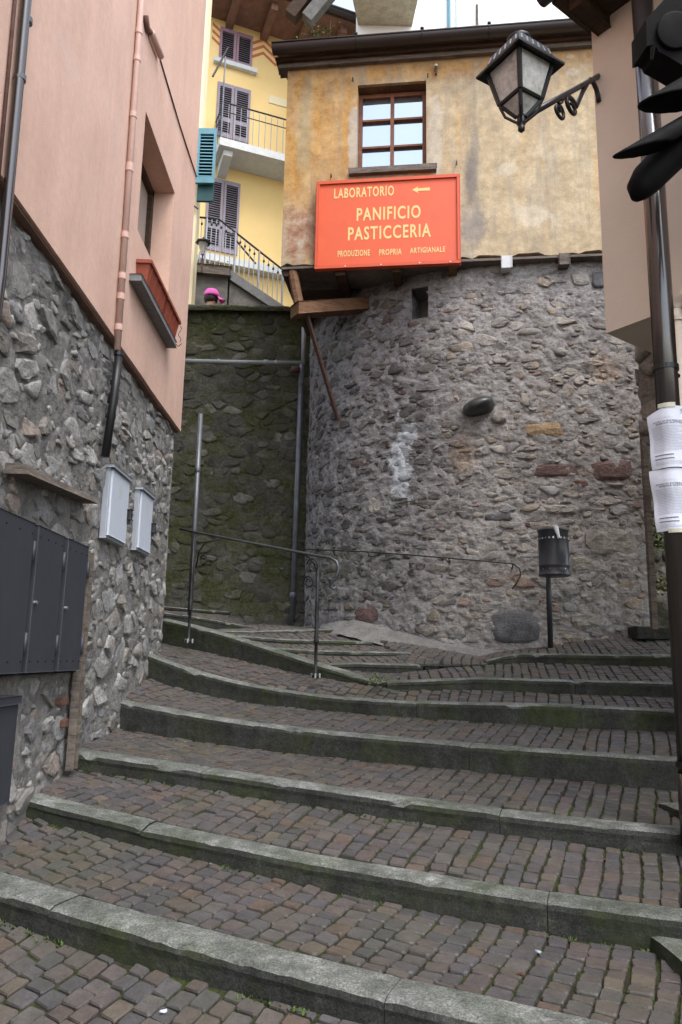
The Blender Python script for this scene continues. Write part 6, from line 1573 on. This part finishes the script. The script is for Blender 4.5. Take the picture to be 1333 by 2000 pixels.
for i in range(6):
    f = i / 5; rows.append([hc + np.array([.09 + .10 * f * math.cos(s), .085 * math.sin(s) * (1 - .1 * f), .035 - .05 * f - .02 * abs(math.sin(s))]) for s in np.linspace(-1.3, 1.3, 9)])
vis.grid(rows); vis.grid([[p + np.array([0, 0, -.008]) for p in r_0] for r_0 in rows]); vis.obj('visor', M['cap_pink'], ppl, smooth=True)

# =================================================================== GREENERY AND LITTER
def weeds(name, label, c, rx, ry, h, n, mat, cat='weeds', seed=0, leaf=.03, stems=6):
    r = random.Random(seed); b = MB(); t = thing(name, label, cat, c)
    sb = MB()
    for k in range(stems):
        e = np.array([c[0] + r.uniform(-rx, rx), c[1] + r.uniform(-ry, ry), c[2] + h * r.uniform(.5, 1)]); s0_ = np.array([c[0] + r.uniform(-rx, rx) * .5, c[1] + r.uniform(-ry, ry) * .5, c[2]]); sb.tube([s0_, (s0_ + e) / 2 + np.array([0, 0, .02]), e], .002, 4)
    sb.obj('stems', M[mat], t, kind='stuff')
    for k in range(n):
        p = np.array([c[0] + r.gauss(0, rx * .5), c[1] + r.gauss(0, ry * .5), c[2] + h * abs(r.gauss(.35, .3))]); d = np.array([r.uniform(-1, 1), r.uniform(-1, 1), r.uniform(-.2, .8)]); d /= np.linalg.norm(d)
        s = np.cross(d, [r.uniform(-1, 1), r.uniform(-1, 1), 1]); s /= np.linalg.norm(s) + 1e-6; l = leaf * r.uniform(.6, 1.3)
        b.add([p, p + d * l * .5 + s * l * .25, p + d * l, p + d * l * .5 - s * l * .25], [(0, 1, 2, 3)])
    b.obj('leaves', M[mat], t, fixn=False, kind='stuff')
weeds('weed_clump', 'small flowering weeds growing at the left end of the tower gutter', PL_T.pt(aL - .42, gz + .05, .2), .22, .08, .22, 130, 'leaf', seed=1, leaf=.035)
weeds('weed_clump', 'yellowish weeds on the upper stair landing edge', PLC.pt(s1_[0] - .22, zl, -.15), .28, .1, .16, 120, 'leaf_yellow', seed=2, leaf=.04)
weeds('weed_clump', 'green weed hanging on the upper left of the mossy wall', PL_M.hit(425, 632, .06) - np.array([0, 0, .1]), .14, .05, .25, 120, 'leaf', seed=3, leaf=.03)
weeds('weed_clump', 'little weed at the foot end of the handrail kerb', P(738, 1335, 5.8), .10, .06, .06, 90, 'leaf', seed=4, leaf=.025)
weeds('weed_clump', 'grass tuft beside the lower garden steps right of the tower', P(1285, 1165, 7.9), .25, .12, .25, 160, 'leaf_yellow', seed=5, leaf=.05)
weeds('weed_clump', 'ivy scraps in the gap below the notices', P(1275, 1075, 8.6), .2, .12, .35, 150, 'leaf', seed=6, leaf=.06)
# moss fringe at the kerb feet and in joints
mf = MB(); r = random.Random(77)
for key, cnt in (('s1', 700), ('s2', 750), ('s3', 550), ('s4', 400), ('s5', 350), ('s6', 200), ('s6R', 160), ('s7R', 160)):
    Lp = FRONTS_BOTTOM[key]
    for k in range(cnt):
        i = r.random() * (len(Lp) - 1.001); j = int(i); p = Lp[j] * (1 - (i - j)) + Lp[j + 1] * (i - j)
        if fbm(p + 3, 3, 2.3) < -.02: continue
        p = p + np.array([r.uniform(-.02, .02), -abs(r.gauss(0, .022)), -.008]); s = r.uniform(.004, .012)
        for q in range(3):
            a = r.uniform(0, 6.28); d = np.array([math.cos(a), math.sin(a), r.uniform(.6, 1.6)]) * s; w = np.array([-math.sin(a), math.cos(a), 0]) * s * .4; mf.add([p - w, p + w, p + d], [(0, 1, 2)])
tag(mf.obj('moss', M['leaf'], fixn=False), 'fringe of green moss along the feet of the kerbs', 'moss', None, 'stuff')
# litter: fallen leaves and stubs
bpy.context.view_layer.update(); DG = bpy.context.evaluated_depsgraph_get(); r = random.Random(31)
def on_ground(px, py):
    d = Vector(ray(px, py)).normalized(); hit, loc, nrm, *_ = SC.ray_cast(DG, Vector(EYE), d); return np.array(loc) if hit else None
for (px, py, w, mt, nm, lab) in ((412, 1690, .016, 'cement', 'paper_scrap', 'pale paper scrap lying on cobbles below the left part of the second kerb'), (157, 1508, .03, 'cement', 'paper_scrap', 'white scrap on cobbles at the left end of the third kerb'),
   (1052, 1862, .022, 'box_edge', 'bottle_cap', 'bluish bottle cap on the cobbles at lower right'), (1183, 1682, .024, 'wood_beam', 'dry_leaf', 'small brown dry leaf on the second tread at right'), (320, 1979, .02, 'box_white', 'paper_scrap', 'small white stub on the bottommost cobbles'),
   (1020, 1905, .024, 'rust', 'dry_leaf', 'brown leaf scrap on the lowest full tread near its kerb')):
    p = on_ground(px, py)
    if p is None: continue
    p = p + np.array([0, 0, .004]); b = MB(); a0 = r.uniform(0, 6); k = 7; ring = []
    for i in range(k): a = a0 + 6.283 * i / k; q = w * r.uniform(.35, .6) * (1.4 if i in (0, 3) else 1); ring.append(p + np.array([q * math.cos(a), q * math.sin(a), r.uniform(.0, .006)]))
    b.add(ring + [p + np.array([0, 0, .007])] + [x + np.array([0, 0, -.003]) for x in ring], [(i, (i + 1) % k, k) for i in range(k)] + [(i, (i + 1) % k, k + 1 + (i + 1) % k, k + 1 + i) for i in range(k)])
    tag(b.obj(nm, M[mt]), lab, {'paper_scrap': 'litter', 'bottle_cap': 'bottle cap', 'dry_leaf': 'leaf'}[nm])
